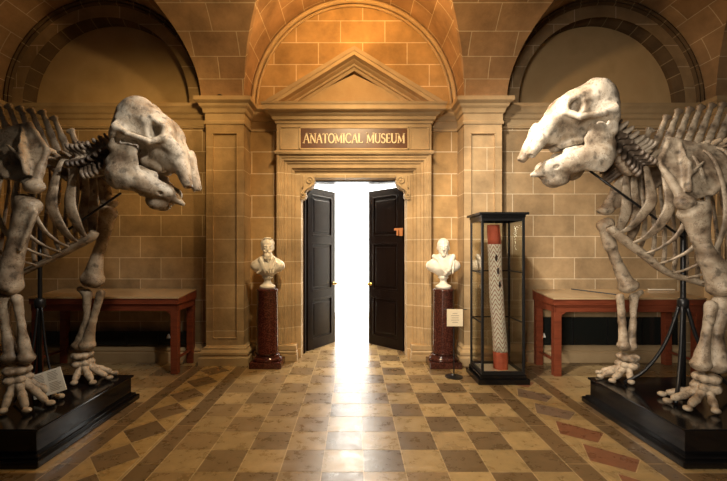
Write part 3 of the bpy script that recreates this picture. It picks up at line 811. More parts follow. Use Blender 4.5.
def rot(rx=0, ry=0, rz=0): return np.array((Matrix.Rotation(rz, 3, 'Z') @ Matrix.Rotation(ry, 3, 'Y') @ Matrix.Rotation(rx, 3, 'X')))
def bust(x, beard, turn, label):
    t = thing('marble_bust', label, 'bust', (x, 5.24, 1.07), group='marble busts beside the door')
    # front faces -Y ; z from 0 (socle foot) up
    o_ = [(1, .01, g_ell((0, .0, .29), (.17, .095, .12))), (1, .05, g_cap((-.05, .01, .40), (-.165, .01, .315), .055, .072)), (1, .05, g_cap((.05, .01, .40), (.165, .01, .315), .055, .072)),
          (1, .05, g_cap((0, 0, .28), (0, .01, .17), .11, .05)), (1, .04, g_cap((0, .01, .40), (0, 0, .50), .075, .058)),
          (-1, .03, g_ell((0, .13, .25), (.3, .09, .16)))]
    # drapery folds
    for i in range(1, 5):
        a = -.19+.075*i
        o_.append((1, .012, g_cap((a+.02, -.07, .41-.012*i), (a*.45+.05, -.115, .22), .014, .010)))
    if beard:   # coat lapels meeting under the beard
        o_ += [(1, .01, g_cap((-.09, -.06, .42), (.01, -.115, .25), .022, .014)), (1, .01, g_cap((.10, -.06, .42), (.02, -.12, .25), .022, .014)), (1, .01, g_cap((.12, -.055, .38), (-.12, -.09, .22), .016, .014))]
    else:       # thick mantle round the neck
        o_ += [(1, .012, g_cap((-.13, -.02, .44), (.06, -.12, .27), .032, .02)), (1, .012, g_cap((.13, -.02, .44), (.04, -.12, .25), .036, .022)), (1, .012, g_cap((.16, -.03, .36), (.0, -.10, .2), .026, .02)), (1, .015, g_cap((-.12, .05, .44), (.12, .05, .44), .03, .03))]
    me = nets(wob(combine(o_), .0015, 60), (-.27, -.17, .12), (.27, .17, .52), .0075)
    link('torso', me, M_marble, t)
    h = .575; hd = [(1, .01, g_ell((0, .015, h+.025), (.083, .105, .095))), (1, .03, g_ell((0, -.01, h-.045), (.066, .085, .085))),
         (1, .02, g_cap((0, 0, h-.08), (0, .01, .46), .052, .058)),
         (1, .014, g_cap((-.04, -.080, h+.008), (.04, -.080, h+.008), .010, .010)),
         (-1, .014, g_ell((-.034, -.105, h-.016), (.020, .020, .012))), (-1, .014, g_ell((.034, -.105, h-.016), (.020, .020, .012))),
         (1, .006, g_ell((-.034, -.083, h-.017), (.013, .010, .009))), (1, .006, g_ell((.034, -.083, h-.017), (.013, .010, .009))),
         (1, .010, g_cap((0, -.09, h+.0), (0, -.112, h-.045), .010, .016)),
         (1, .008, g_cap((-.024, -.083, h-.077), (.024, -.083, h-.077), .009, .009)), (1, .01, g_cap((-.02, -.08, h-.092), (.02, -.08, h-.092), .010, .010)),
         (1, .015, g_ell((0, -.07, h-.118), (.03, .025, .022))),
         (1, .006, g_ell((-.078, .012, h-.02), (.011, .018, .030))), (1, .006, g_ell((.078, .012, h-.02), (.011, .018, .030)))]
    if beard:
        hd += [(1, .02, g_ell((0, -.07, h-.125), (.052, .045, .058))), (1, .02, g_cap((0, -.085, h-.14), (.005, -.095, h-.2), .036, .016)),
               (1, .01, g_cap((-.045, -.06, h-.06), (-.02, -.10, h-.075), .016, .013)), (1, .01, g_cap((.045, -.06, h-.06), (.02, -.10, h-.075), .016, .013)),
               (-1, .006, g_ell((0, -.118, h-.088), (.02, .015, .006)))]
        for a in range(9):
            q = -.04+.01*a; hd.append((1, .006, g_cap((q, -.095, h-.10), (q*1.05, -.108, h-.165), .008, .006)))
        hd.append((1, .012, g_ell((0, .035, h+.045), (.092, .10, .088))))
        for a in range(9):    # combed waves
            q = -.075+.019*a; hd.append((1, .008, g_cap((q*.5, -.045, h+.115), (q*1.12, .06, h+.05), .012, .014)))
        for a in (-1, 1): hd.append((1, .01, g_cap((a*.078, .0, h+.04), (a*.072, -.01, h-.035), .014, .014)))
    me = nets(wob(combine(hd), .0012, 90, 3), (-.13, -.15, .36), (.13, .15, .73), .0055)
    o = link('head', me, M_marble, t); o.rotation_euler = (0, 0, turn)
    bm = new(); lathe(bm, [(.105, 0), (.108, .03), (.10, .045), (.06, .065), (.045, .10), (.05, .13), (.075, .15), (.06, .17)], 40); obj('socle', bm, M_marble, t, True)
    return t
bust(-1.195, True, .25, 'white marble bust of a bearded man left of the door')
bust(1.235, False, -.2, 'white marble bust of a bald man in a mantle right of the door')

# small notice on a thin black stand
t = thing('notice_stand', 'small cream notice on a thin black floor stand before the right pedestal', 'sign', (1.26, 4.78, 0))
bm = new(); tube(bm, [(0, 0, .01), (0, 0, .84)], .008); obj('pole', bm, M_blackm, t, True)
bm = new(); lathe(bm, [(.11, 0), (.11, .008), (.03, .02), (.012, .035)], 24); obj('foot', bm, M_blackm, t)
bm = new(); bx(bm, -.09, .11, -.016, -.004, .64, .855, .002); nc = obj('notice_card', bm, M_cream, t); mat('grey_ink', (.30, .24, .18), .8)
for i, w_ in enumerate((.06, .10, .09, .10, .07)):
    bm = new(); bx(bm, .01-w_/2, .01+w_/2, -.0175, -.0155, .80-.028*i, .806-.028*i); obj('printed_line', bm, bpy.data.materials['grey_ink'], nc)
bm = new(); tube(bm, [(-.12, 0, .85), (.16, 0, .85)], .006); obj('cross_bar', bm, M_blackm, t, True)

# ------------------------------------------------------------------ glass case with the painted pole
t = thing('display_case', 'tall narrow black-framed glass case right of the dark pedestal', 'display case', (1.78, 4.53, 0))
W, D, H0, H1 = .245, .42, .11, 2.0
bm = new(); bx(bm, -W-.06, W+.06, -.045, D+.045, 0, .065, .006); bx(bm, -W-.03, W+.03, -.02, D+.02, .065, H0, .006); obj('base', bm, M_black, t)
bm = new(); bx(bm, -W+.02, W-.02, .02, D-.02, H0, H0+.012); obj('base_board', bm, M_cream, t)
for sx in (-1, 1):
    for yy in (0, D):
        bm = new(); bx(bm, sx*W-.014, sx*W+.014, yy-.014, yy+.014, H0, H1, .003); obj('post', bm, M_blackm, t)
def sides(z, r_, h_, name, front=True):
    for k, q in enumerate(((-W, W, -r_, r_), (-W, W, D-r_, D+r_), (-W-r_, -W+r_, 0, D), (W-r_, W+r_, 0, D))):
        if k == 0 and not front: continue
        bm = new(); bx(bm, *q, z-h_, z+h_); obj(name, bm, M_blackm, t)
for z in (H0+.02, H1-.03): sides(z, .013, .02, 'rail')
for z in (.73, 1.33): sides(z, .007, .008, 'glazing_bar', False)
bm = new(); bx(bm, -W-.02, W+.02, -.02, D+.02, H1-.01, H1+.02, .004); bx(bm, -W-.05, W+.05, -.05, D+.05, H1+.02, H1+.05, .006); obj('cornice', bm, M_blackm, t)
for (a, b, c, d) in ((-W+.014, W-.014, -.003, .003), (-W+.014, W-.014, D-.003, D+.003), (-W-.003, -W+.003, .014, D-.014), (W-.003, W+.003, .014, D-.014)):
    bm = new(); bx(bm, a, b, c, d, H0+.04, H1-.05); obj('glass_pane', bm, M_glass, t)

M_hatch = mat('hatched_bark', (.8, .72, .58), .65); N, L, b = nodes(M_hatch)
uvn = N.new('ShaderNodeUVMap'); sx_ = N.new('ShaderNodeSeparateXYZ'); L.new(uvn.outputs[0], sx_.inputs[0])
def mth(op, a, bb=None, c=None):
    n_ = N.new('ShaderNodeMath'); n_.operation = op
    for i, v in enumerate((a, bb, c)):
        if v is None: continue
        if isinstance(v, (int, float)): n_.inputs[i].default_value = v
        else: L.new(v, n_.inputs[i])
    return n_.outputs[0]
zig = mth('PINGPONG', mth('MULTIPLY', sx_.outputs[0], 6.0), .5)         # uv.x goes once round the pole
ph = mth('ADD', mth('MULTIPLY', sx_.outputs[1], 17.0), mth('MULTIPLY', zig, 2.6))
st = mth('GREATER_THAN', mth('FRACT', ph), .72)
fac = st
mx = N.new('ShaderNodeMix'); mx.data_type = 'RGBA'; L.new(fac, mx.inputs[0])
mx.inputs[6].default_value = (.90, .82, .69, 1); mx.inputs[7].default_value = (.46, .20, .12, 1); L.new(mx.outputs[2], b.inputs['Base Color'])
t = thing('painted_pole', 'red ochre ended painted log pole with white herringbone hatching inside the glass case', 'carved pole', (1.835, 4.74, H0+.012))
def polepart(name, za, zb, ra, rb, m, lip=0):
    bm = new(); uvl = bm.loops.layers.uv.new('uv'); seg = 40; nz = 14; R = []
    for j in range(nz+1):
        z = za+(zb-za)*j/nz; q = z/1.81
        r_ = ra+(rb-ra)*j/nz+.0025*math.sin(z*9)
        cx_ = -.10*q+.006*math.sin(z*5)
        R.append([bm.verts.new((cx_+r_*math.cos(2*PI*i/seg), r_*math.sin(2*PI*i/seg), z)) for i in range(seg)])
    for j in range(nz):
        for i in range(seg):
            f = bm.faces.new((R[j][i], R[j][(i+1) % seg], R[j+1][(i+1) % seg], R[j+1][i])); f.smooth = True
            for l, (u, v) in zip(f.loops, ((i/seg, R[j][i].co.z), ((i+1)/seg, R[j][i].co.z), ((i+1)/seg, R[j+1][i].co.z), (i/seg, R[j+1][i].co.z))): l[uvl].uv = (u, v)
    bm.faces.new(R[0]); bm.faces.new(list(reversed(R[-1])))
    bmesh.ops.recalc_face_normals(bm, faces=bm.faces)
    me = bpy.data.meshes.new(name); bm.to_mesh(me); bm.free(); return link(name, me, m, t)
polepart('lower_band', 0, .215, .086, .085, M_ochre); polepart('hatched_body', .215, 1.55, .087, .080, M_hatch); polepart('upper_band', 1.55, 1.79, .077, .076, M_ochre)
M_bark = mat('dark_bark', (.06, .028, .018), .8)
for z, a in ((1.38, 4.6), (1.05, 4.9), (1.22, 4.75)):
    m4 = Matrix.Translation((-.10*z/1.81+.081*math.cos(a), .081*math.sin(a), z)) @ Matrix.Rotation(a-PI*1.5, 4, 'Z')
    bm = new(); b3 = bmesh.ops.create_icosphere(bm, subdivisions=2, radius=1)
    for v in b3['verts']: v.co = m4 @ Vector((v.co.x*.016, v.co.y*.006, v.co.z*.045))
    obj('knot_hole', bm, M_bark, t, True)

# ------------------------------------------------------------------ elephant skeletons
# local frame: +x forward (towards the door axis), y sideways, z up from the plinth top; origin between the forefeet
def skull_mesh():
    V = []
    o_ = [(1, .01, g_ell((.13, .10, .265), (.205, .175, .225))),         # twin-domed cranium
          (1, .08, g_ell((.33, .08, .215), (.185, .17, .18))),              # brow
          (1, .08, g_ell((.07, .12, .10), (.105, .20, .14))),              # occiput
          (1, .06, g_cap((.42, .085, .20), (.60, .085, .08), .13, .10)),   # snout
          (1, .05, g_cap((.64, .09, .02), (.80, .105, -.20), .095, .048)),# tusk sheath
          (1, .05, g_cap((.28, .05, .04), (.56, .06, -.02), .09, .095)),   # upper jaw
          (1, .02, g_cap((.30, .08, -.06), (.47, .07, -.10), .052, .050)),# teeth block
          (-1, .04, g_ell((.24, .35, .20), (.13, .11, .08))),           # temple hollow
          (-1, .03, g_ell((.23, .24, .01), (.16, .16, .075))),
          (-1, .03, g_ell((.43, .25, .195), (.080, .13, .095))),       # eye socket
          (1, .02, g_cap((.35, .22, .30), (.48, .205, .255), .026, .024)),# upper rim of the socket
          (1, .02, g_cap((.48, .205, .255), (.505, .20, .15), .024, .028)),
          (1, .025, g_cap((.505, .20, .15), (.41, .27, .085), .030, .026)),
          (1, .02, g_cap((.40, .275, .085), (.20, .315, .10), .028, .024)),# cheek arch
          (1, .025, g_cap((.20, .315, .10), (.055, .285, .145), .024, .042)),
          (-1, .04, g_ell((.60, .0, .20), (.085, .16, .055), rot(0, .85, 0))),  # nasal opening
          (-1, .03, g_cap((.72, 0, .12), (.88, 0, -.14), .025, .05)),     # groove between the sheaths
          (-1, .02, g_cap((.81, .11, -.225), (.85, .115, -.31), .026, .030)),# empty tusk sockets
          (-1, .03, g_ell((-.09, 0, .27), (.05, .05, .12))),
          (-1, .03, g_ell((.02, .30, .16), (.030, .05, .030))),
          (1, .02, g_ell((-.02, .05, .0), (.055, .045, .05))),           # condyles
          ]
    return nets(wob(combine(o_, True), .0028, 32, 5), (-.24, -.40, -.36), (.94, .40, .60), .0095, 'skull')
def jaw_mesh():
    o_ = [(1, .01, g_ell((.18, .235, -.17), (.155, .042, .22))),
          (1, .03, g_cap((.055, .24, -.02), (.06, .25, .055), .045, .042)),
          (1, .03, g_cap((.25, .23, -.05), (.27, .225, .02), .03, .018)),
          (1, .05, g_cap((.16, .22, -.25), (.42, .155, -.285), .10, .092)),
          (1, .05, g_cap((.40, .150, -.285), (.60, .07, -.315), .095, .075)),
          (1, .04, g_cap((.58, .04, -.33), (.74, .0, -.375), .065, .022)),
          (1, .02, g_cap((.30, .13, -.17), (.44, .11, -.19), .045, .040)),
          (1, .04, g_ell((.49, .05, -.415), (.115, .075, .075))),
          (-1, .03, g_cap((.54, 0, -.22), (.80, 0, -.31), .035, .018)),
          (-1, .012, g_ell((.57, .160, -.33), (.022, .03, .014)))]
    return nets(wob(combine(o_, True), .0028, 34, 9), (-.03, -.34, -.56), (.82, .34, .13), .0095, 'lower_jaw')
SK, JW = skull_mesh(), jaw_mesh()

def vert_neck():
    o_ = [(1, .01, g_cap((-.012, 0, 0), (.012, 0, 0), .078, .078)), (1, .02, g_cap((0, 0, .06), (-.02, 0, .125), .03, .016)),
          (1, .02, g_cap((0, .05, .0), (-.03, .16, -.03), .028, .018)), (1, .015, g_cap((0, .06, .05), (-.015, .10, .075), .025, .02)),
          (1, .02, g_cap((0, .07, -.04), (.02, .13, -.10), .024, .022)), (-1, .01, g_cap((-.1, 0, .055), (.1, 0, .055), .022, .022))]
    return nets(combine(o_, True), (-.08, -.2, -.14), (.07, .2, .16), .009, 'neck_vertebra')
def vert_back(h, lean):
    o_ = [(1, .01, g_cap((-.035, 0, 0), (.035, 0, 0), .062, .062)), (1, .03, g_cap((0, 0, .05), (-.5*lean*h, 0, .55*h), .034, .030, (1.25, .55, 1))),
          (1, .02, g_cap((-.5*lean*h, 0, .55*h), (-lean*h, 0, h), .028, .022, (1.2, .6, 1))), (1, .015, g_cap((-lean*h-.03, 0, h-.005), (-lean*h+.012, 0, h+.008), .020, .022)),
          (1, .02, g_cap((0, .04, .05), (-.01, .12, .07), .03, .024)), (-1, .01, g_cap((-.1, 0, .06), (.1, 0, .06), .018, .018))]
    return nets(combine(o_, True), (-lean*h-.1, -.16, -.08), (.09, .16, h+.06), .011, 'back_vertebra')
VN = vert_neck(); VB = [vert_back(h, .34) for h in (.15, .30, .45, .36, .24)]

SPX = [(.55, 2.60), (.42, 2.52), (.27, 2.475), (.10, 2.49), (-.2, 2.545), (-.6, 2.61), (-1.0, 2.63), (-1.4, 2.58), (-1.8, 2.46), (-2.05, 2.34)]
def spine_z(u):
    for (a, za), (b, zb) in zip(SPX, SPX[1:]):
        if a >= u >= b: return za+(zb-za)*(a-u)/(a-b)
    return SPX[-1][1]
def build_skeleton(label, sgn, xr, dz, cond, pitch, legs, bone, spk):
    """sgn -1: stands on the left and looks right; legs: dict of pixel-measured chains"""
    YM = 3.57
    root = thing('elephant_skeleton', label, 'skeleton', (xr, YM, PT), 0 if sgn < 0 else PI, 'elephant skeletons')
    Mi = Matrix.Translation((xr, YM, PT)) @ Matrix.Rotation(0 if sgn < 0 else PI, 4, 'Z'); Mi.invert()
    loc = lambda px, py, Y: Mi @ P(px, py, Y)
    def put(name, me, at, ry=0, sc=(1, 1, 1), m=bone):
        if not me.materials: me.materials.append(m)
        o = bpy.data.objects.new(name, me); C.objects.link(o); o.parent = root
        if not me.uv_layers: me.uv_layers.new(name='uv')
        o.location = at; o.rotation_euler = (0, ry, 0); o.scale = sc
        if m.name != me.materials[0].name: o.material_slots[0].link = 'OBJECT'; o.material_slots[0].material = m
        return o
    c = loc(*cond, YM)
    ck = c+Vector((.045, 0, 0))
    put('skull', SK, ck, pitch, (.89, .94, 1), M_bone); put('lower_jaw', JW, ck, pitch, (.89, .94, 1), M_bone)
    zl = lambda z: z-PT+dz
    # neck, from the condyles down to the shoulders
    end = Vector((.26, 0, zl(spine_z(.26))))
    st_ = Vector(c)+Vector((-.04, 0, -.02)); mid = (st_+end)/2+Vector((-.02, 0, -.04))
    cp = catmull([st_, mid, end], 4)
    for i in range(7):
        p = cp[min(int(round(i*8/6.5)), 8)]; q = i*8/6.5; a = int(q); f = q-a
        p = cp[a].lerp(cp[min(a+1, 8)], f) if a < 8 else cp[8]
        s_ = 1.0+.05*i
        put('neck_vertebra', VN, p, -.45, (s_*.85, s_*1.2, s_*1.4), M_boneneck)
    us = [.33, .22, .11]+[.0-.105*i for i in range(18)]
    for i, u in enumerate(us):
        k = 0 if i == 0 else 1 if i == 1 else (2 if i < 12 else (3 if i < 16 else 4))
        sz = (1.0 if i not in (2,) else .92) * (1-.02*max(0, i-6) if k == 2 else 1)
        put('back_vertebra', VB[k], (u, 0, zl(spine_z(u))), 0, (1, 1, sz))
    # ribs
    rm = new; n = 18
    def sternum(s): a, b, c_ = [Vector((q[0], 0, zl(q[1]))) for q in (((.45, 1.82), (-.05, 1.44), (-.62, 1.26)) if sgn > 0 else ((.30, 1.78), (-.02, 1.60), (-.60, 1.32)))]; return a.lerp(b, s*2) if s < .5 else b.lerp(c_, s*2-1)
    if sgn < 0: spread = 1
    for i in range(n):
        u = .26-.112*i; z = zl(spine_z(u)); wd = [.15, .20, .25, .29, .32, .35, .37, .39, .41, .42, .43, .43, .42, .41, .39, .36, .33, .29][i]
        for s in (-1, 1):
            w1, w2 = (.024, .044) if i < 2 else (.015, .021)
            if i < 8:
                e = sternum(i/8.0+.02); zb = e.z
                pts = [(u, s*.06, z), (u-.01, s*wd*.75, z-.03), (u-.03-.006*i, s*wd, z-.25), (u-.04-.014*i, s*wd*1.02, (z+zb)/2-.05), (u*.8+e.x*.2-.03-.01*i, s*wd*.80, zb+.18), (u*.45+e.x*.55-.01, s*wd*.5, zb+.06), (e.x, s*.03, zb)]
                ww = [w1, w1, w2, w2*1.25, w2*1.2, w2*.8, .018]
            else:
                zb = zl(1.30+.055*(i-8)); j = i-8
                pts = [(u, s*.06, z), (u-.02, s*wd*.7, z-.03), (u-.10, s*wd, z-.28), (u-.17, s*wd*1.03, z*.5+zb*.5-.05), (u-.16, s*wd*.92, zb+.15), (u+.02, s*wd*.72, zb)]
                ww = [w1, w1, w2, w2, w2, .014]
            bm = new(); loft(bm, pts, ww, [.012, .012, .014, .014, .013]+[.011]*(len(pts)-5), (1, 0, 0), 5, 8)
            obj('rib', bm, bone, root, True)
    bm = new(); loft(bm, [sternum(0)+Vector((.04, 0, .05)), sternum(.0), sternum(.25), sternum(.5), sternum(.75), sternum(1)], [.045, .055, .05, .045, .04, .03], [.035, .04, .038, .03, .028, .02], (0, 1, 0), 5, 10)
    obj('breastbone', bm, bone, root, True)
    # legs
    def L4(q, Y): v = loc(q[0], q[1], q[3] if len(q) > 3 else Y); return (v.x, v.y, v.z, q[2])
    for lg in legs:
        Y = lg['Y']; side = -1 if Y < YM else 1
        # shoulder blade
        T, F, G, Cc, R = [loc(px, py, yy) for px, py, yy in lg['blade']]
        out = Vector((0, (1 if (G.y > 0) else -1), 0))
        o_ = [(1, .01, g_tri(T, F, G, .012)), (1, .012, g_tri(T, G, Cc, .012)), (1, .012, g_tri(T, Cc, R, .012)),
              (1, .02, g_cap(F, G, .02, .045)), (1, .02, g_cap(R, T, .028, .022)), (1, .02, g_cap(R, Cc, .026, .03)), (1, .02, g_cap(T, F, .018, .018)), (1, .03, g_ell(G, (.085, .07, .055)))]
        sp0 = T.lerp(R, .12); sp1 = G.lerp(T, .18); spm = (sp0+sp1)/2+out*.085
        o_ += [(1, .015, g_tri(sp0, spm, sp1+out*.06, .011)), (1, .015, g_tri(sp0, sp1+out*.06, sp1, .012)), (1, .015, g_cap(spm, sp1+out*.07, .014, .022)),
               (1, .015, g_cap(spm.lerp(sp1+out*.07, .45), spm.lerp(R, .22), .020, .012))]
        lo, hi = bounds([tuple(v) for v in (T, F, G, Cc, R, spm)], .12)
        link('shoulder_blade', nets(wob(combine(o_), .003, 30, 2), lo, hi, .011), bone, root)
        # upper leg bone
        ch = [L4(q, Y) for q in lg['upper']]
        o_ = chain(ch); h0, e0 = np.array(ch[0][:3]), np.array(ch[-1][:3]); r0, re = ch[0][3], ch[-1][3]
        dn = (np.array(ch[1][:3])-h0); dn /= np.linalg.norm(dn)
        fw = np.array((1, 0, 0))-dn*dn[0]; fw /= np.linalg.norm(fw)
        o_ += [(1, .03, g_ell(h0+fw*r0*.55-dn*.01, (r0*.62, r0*.8, r0*.6))), (1, .03, g_ell(h0-fw*r0*.45-dn*r0*.4, (r0*.7, r0*.7, r0*.6))),
               (1, .03, g_cap(h0+fw*r0*.6, np.array(ch[1][:3])+fw*ch[1][3]*.7, r0*.35, .02)),
               (1, .02, g_ell(e0+fw*re*.45+dn*.01, (re*.55, re*.95, re*.6))), (1, .02, g_ell(e0-fw*re*.5+dn*.0, (re*.55, re*.95, re*.65))),
               (-1, .02, g_ell(e0-fw*re*.1+dn*re*1.0, (re*.25, re*.5, re*.45))), (-1, .02, g_ell(e0-dn*re*.3-fw*re*.9, (re*.35, re*.4, re*.5)))]
        if lg.get('flange'): a_, b_, c_ = [L4(q, Y) for q in lg['flange']]; o_ += [(1, .03, g_tri(a_[:3], b_[:3], c_[:3], .016))]
        lo, hi = bounds(ch, .20)
        link('upper_leg_bone', nets(wob(combine(o_), .004, 26, 4), lo, hi, .012), bone, root)
        for nm, key in (('forearm_bone', 'ulna'), ('forearm_bone', 'radius')):
            ch2 = [L4(q, Y) for q in lg[key]]; o_ = chain(ch2)
            if key == 'ulna':
                a_ = np.array(ch2[0][:3]); o_ += [(1, .03, g_cap(a_, a_+np.array((-.07, 0, .05)), ch2[0][3]*.9, ch2[0][3]*.7))]
            b_ = np.array(ch2[-1][:3]); rr = ch2[-1][3]
            o_ += [(1, .02, g_ell(b_, (rr*1.25, rr*1.15, rr*.7)))]
            lo, hi = bounds(ch2, .15)
            link(nm, nets(wob(combine(o_), .003, 34, 6), lo, hi, .010), bone, root)
        foot(root, loc(lg['wrist'][0], lg['wrist'][1], Y), lg.get('reach', .27), bone, side)
    # pelvis and hind legs (largely beyond the picture)
    hx = -1.95
    o_ = [(1, .01, g_ell((hx, .22, zl(2.2)), (.06, .26, .24))), (1, .05, g_cap((hx, .10, zl(2.35)), (hx-.1, .2, zl(1.95)), .07, .08)), (1, .04, g_cap((hx-.1, .2, zl(1.95)), (hx-.25, .06, zl(1.72)), .05, .04)), (1, .04, g_cap((hx-.1, .0, zl(2.34)), (hx+.1, 0, zl(2.38)), .09, .07))]
    link('pelvis', nets(wob(combine(o_, True), .003, 26), (hx-.4, -.55, zl(1.6)), (hx+.25, .55, zl(2.6)), .016), bone, root)
    for s in (-1, 1):
        ch = [(hx-.08, s*.28, zl(1.93), .09), (hx, s*.31, zl(1.6), .055), (hx+.08, s*.31, zl(1.15), .09)]
        link('thigh_bone', nets(wob(combine(chain(ch)), .004, 26), *bounds(ch, .16), .015), bone, root)
        ch = [(hx+.07, s*.31, zl(1.03), .085), (hx, s*.31, zl(.8), .045), (hx-.05, s*.31, .33, .07)]
        link('shin_bone', nets(wob(combine(chain(ch)), .004, 26), *bounds(ch, .14), .014), bone, root)
        foot(root, Vector((hx-.04, s*.31, .26)), .24, bone, s)
    bm = new(); loft(bm, [(hx-.1, 0, zl(2.34)), (hx-.35, 0, zl(2.2)), (hx-.45, 0, zl(1.8)), (hx-.46, 0, zl(1.4))], [.045, .035, .025, .012], [.045, .035, .025, .012], (0, 1, 0), 8, 8); obj('tail', bm, bone, root, True)
    return root

def foot(root, w_, reach, bone, side):
    """wrist block of two rows of little bones, five splayed toes of three bones each, down to the plinth top at z=0"""
    top = w_.z; o_ = []
    rs = random.Random(int(w_.x*1000)+side)
    for row, (n, rr, zz) in enumerate(((4, .052, top-.03), (4, .050, top-.105))):
        for i in range(n):
            a = -1.5+3.0*i/(n-1); r_ = .062+.012*row
            o_.append((1, .004, g_ell((w_.x+.01+r_*math.cos(a)*.9-.01, w_.y+r_*1.1*math.sin(a), zz), (rr*.92, rr*.85, .036))))
        o_.append((1, .004, g_ell((w_.x-.065, w_.y, zz-.01), (.048, .055, .042))))
    me = nets(wob(combine(o_), .002, 60, 8), (w_.x-.15, w_.y-.16, top-.17), (w_.x+.15, w_.y+.16, top+.03), .0085)
    link('wrist_bones', me, bone, root)
    z0 = top-.14
    for i, a in enumerate((-1.35, -.72, -.1, .5, 1.15)):
        d = Vector((math.cos(a), math.sin(a)*.85, 0)); R_ = reach*(1.0 if abs(a) < .9 else .72)
        b = Vector((w_.x, w_.y, 0))
        p = [b+d*.075+Vector((0, 0, z0)), b+d*(R_*.62)+Vector((0, 0, z0*.52+.01)), b+d*(R_*.83)+Vector((0, 0, max(.055, z0*.25))), b+d*R_+Vector((0, 0, .03))]
        o_ = [(1, .001, g_cap(p[0], p[0].lerp(p[1], .5), .038, .025)), (1, .01, g_cap(p[0].lerp(p[1], .5), p[0].lerp(p[1], .92), .025, .034)), (1, .004, g_cap(p[1].lerp(p[2], .3), p[1].lerp(p[2], .95), .031, .028)),
              (1, .004, g_ell(p[3], (.036, .034, .024)))]
        lo, hi = bounds([tuple(v) for v in p], .06); lo[2] = max(lo[2], -.012)
        link('toe', nets(wob(combine(o_), .0015, 60, i), lo, hi, .0085), bone, root)

NEAR_, FAR_ = 3.25, 3.89
left_legs = [
 dict(Y=NEAR_, blade=[(30, 124, 3.38), (48, 150, 3.32), (34, 187, 3.22), (6, 176, 3.25), (-30, 140, 3.34)],
      upper=[(27, 206, .095), (19, 235, .070), (12, 262, .075), (9, 285, .095)], flange=[(36, 212, 0, 3.2), (20, 250, 0, 3.2), (20, 220, 0, 3.25)],
      ulna=[(3, 299, .060), (6, 328, .034), (12, 357, .062)], radius=[(17, 299, .044), (22, 326, .026), (26, 358, .055)], wrist=(17, 366), reach=.31),
 dict(Y=FAR_, blade=[(82, 148, 3.75), (107, 170, 3.85), (109, 203, 3.9), (93, 196, 3.9), (40, 160, 3.8)],
      upper=[(107, 213, .085), (103, 238, .052), (97, 258, .055), (93, 279, .100)],
      ulna=[(87, 294, .046), (87, 318, .028), (79, 345, .052)], radius=[(101, 293, .040), (93, 320, .032), (87, 345, .064)], wrist=(82, 352), reach=.30)]
right_legs = [
 dict(Y=NEAR_, blade=[(669, 139, 3.40), (659, 163, 3.32), (685, 203, 3.22), (711, 193, 3.25), (754, 158, 3.34)],
      upper=[(695, 214, .110), (700, 238, .062), (708, 260, .070), (722, 286, .100)], flange=[(707, 247, 0, 3.2), (738, 276, 0, 3.2), (716, 280, 0, 3.25)],
      ulna=[(722, 303, .066), (716, 333, .046), (716, 364, .078)], radius=[(711, 306, .048), (706, 334, .032), (701, 364, .064)], wrist=(707, 374), reach=.32),
 dict(Y=FAR_, blade=[(640, 150, 3.75), (617, 180, 3.85), (606, 210, 3.9), (628, 204, 3.9), (685, 165, 3.8)],
      upper=[(606, 226, .075), (611, 247, .052), (619, 268, .050), (628, 285, .085)],
      ulna=[(634, 297, .038), (633, 322, .030), (631, 346, .045)], radius=[(620, 297, .038), (622, 322, .034), (624, 346, .050)], wrist=(628, 354), reach=.27)]
build_skeleton('mounted elephant skeleton on the left plinth, facing right with head bowed', -1, -2.78, -.06, (119, 149), math.radians(13), left_legs, M_boned, 1)
build_skeleton('mounted elephant skeleton on the right plinth, facing left with head level', 1, 2.90, -.05, (607, 135), 0, right_legs, M_boned, 1)

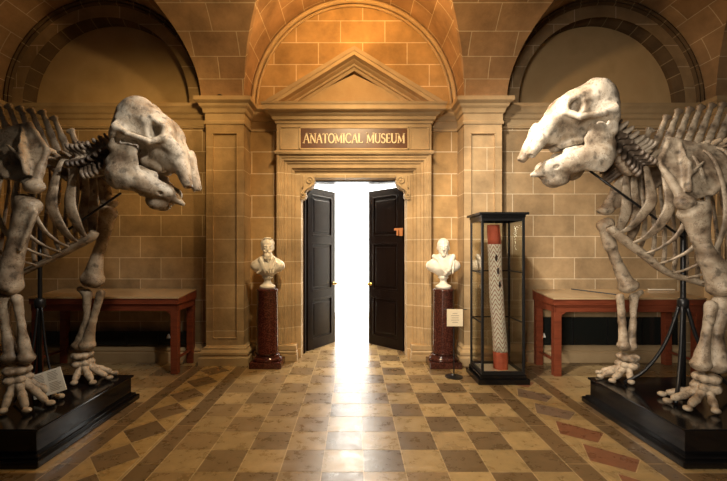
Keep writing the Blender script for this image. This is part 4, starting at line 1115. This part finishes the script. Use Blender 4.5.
# ------------------------------------------------------------------ iron stands that carry the skeletons
def stand(sgn, px, ytop, jaw, chest, label):
    X = P(px, 0, 3.57).x
    t = thing('iron_stand', label, 'stand', (X, 3.57, PT), group='iron stands of the skeletons')
    zt = P(px, ytop, 3.57).z-PT; r_ = .022 if sgn > 0 else .018
    bm = new(); tube(bm, [(0, 0, 0), (0, 0, zt)], r_); obj('pole', bm, M_blackm, t, True)
    bm = new(); lathe(bm, [(.05, 0), (.05, .012), (.03, .02), (.03, .05)], 20); obj('foot_plate', bm, M_blackm, t, True)
    bm = new(); lathe(bm, [(.03, .78), (.045, .80), (.045, .86), (.03, .88)], 20); obj('collar', bm, M_blackm, t, True)
    k = .34 if sgn > 0 else .22
    for a in (PI+.35*sgn*0-.45, PI+.75, -.25) if sgn > 0 else (2.5, -.4, -1.5):
        d = Vector((math.cos(a), math.sin(a), 0))
        bm = new(); tube(bm, [Vector((0, 0, .84))+d*.02, Vector((0, 0, .45))+d*k*.38, Vector((0, 0, .16))+d*k*.85, Vector((0, 0, .014))+d*k*1.35], .016 if sgn > 0 else .010); obj('leg', bm, M_blackm, t, True)
    a_, b_ = P(*jaw, 3.57), P(*chest, 3.50)
    o = Vector((X, 3.57, PT)); bm = new(); tube(bm, [a_-o, b_-o], .011, 3); obj('brace_rod', bm, M_blackm, t, True)
stand(-1, 40, 226, (121, 193), (62, 234), 'thin black iron stand under the chest of the left elephant skeleton')
stand(1, 683, 205, (590, 171), (683, 238), 'thick black iron stand under the chest of the right elephant skeleton')

# open leaflet leaning on the left plinth
t = thing('information_card', 'open printed leaflet standing by the near forefoot of the left skeleton', 'card', (0, 0, 0))
c = [P(30, 377, 3.30), P(60, 367, 3.52), P(66.5, 388, 3.40), P(48, 397, 3.22)]
c = [Vector((-2.83, 3.43, .525)), Vector((-2.55, 3.43, .585)), Vector((-2.49, 3.34, .385)), Vector((-2.77, 3.34, .325))]
bm = new(); n = Vector((0, .004, .002))
fr = [P(30.2, 376.5, 3.40), P(60, 366.8, 3.40), P(66.6, 389.5, 3.30), P(34, 400, 3.30)]
A = [bm.verts.new(v) for v in fr]; B = [bm.verts.new(v+n) for v in fr]
bm.faces.new(A); bm.faces.new(list(reversed(B)))
for i in range(4): bm.faces.new((A[i], B[i], B[(i+1) % 4], A[(i+1) % 4]))
leaf_o = obj('leaflet', bm, M_paper, t)
bm = new()
def lp(u, v): a = fr[0].lerp(fr[1], u); b_ = fr[3].lerp(fr[2], u); return a.lerp(b_, v)-n*.4
rr = random.Random(5)
for col in (0, 1):
    for i in range(13):
        if i in (6,): continue
        u0 = .06+.48*col; u1 = u0+.38*rr.uniform(.7, 1); v = .08+.065*i
        q = [lp(u0, v), lp(u1, v), lp(u1, v+.022), lp(u0, v+.022)]; bm.faces.new([bm.verts.new(x) for x in q])
obj('printed_text', bm, bpy.data.materials['grey_ink'], leaf_o)
bm = new(); m_ = (fr[0]+fr[1])/2
tube(bm, [lp(.5, .1)+n*2, Vector((lp(.5, .5).x, 3.52, PT+.004))], .005); tube(bm, [lp(.5, .97)+n*2, Vector((lp(.5, .9).x, 3.32, PT+.004))], .005)
obj('card_support', bm, M_blackm, t)
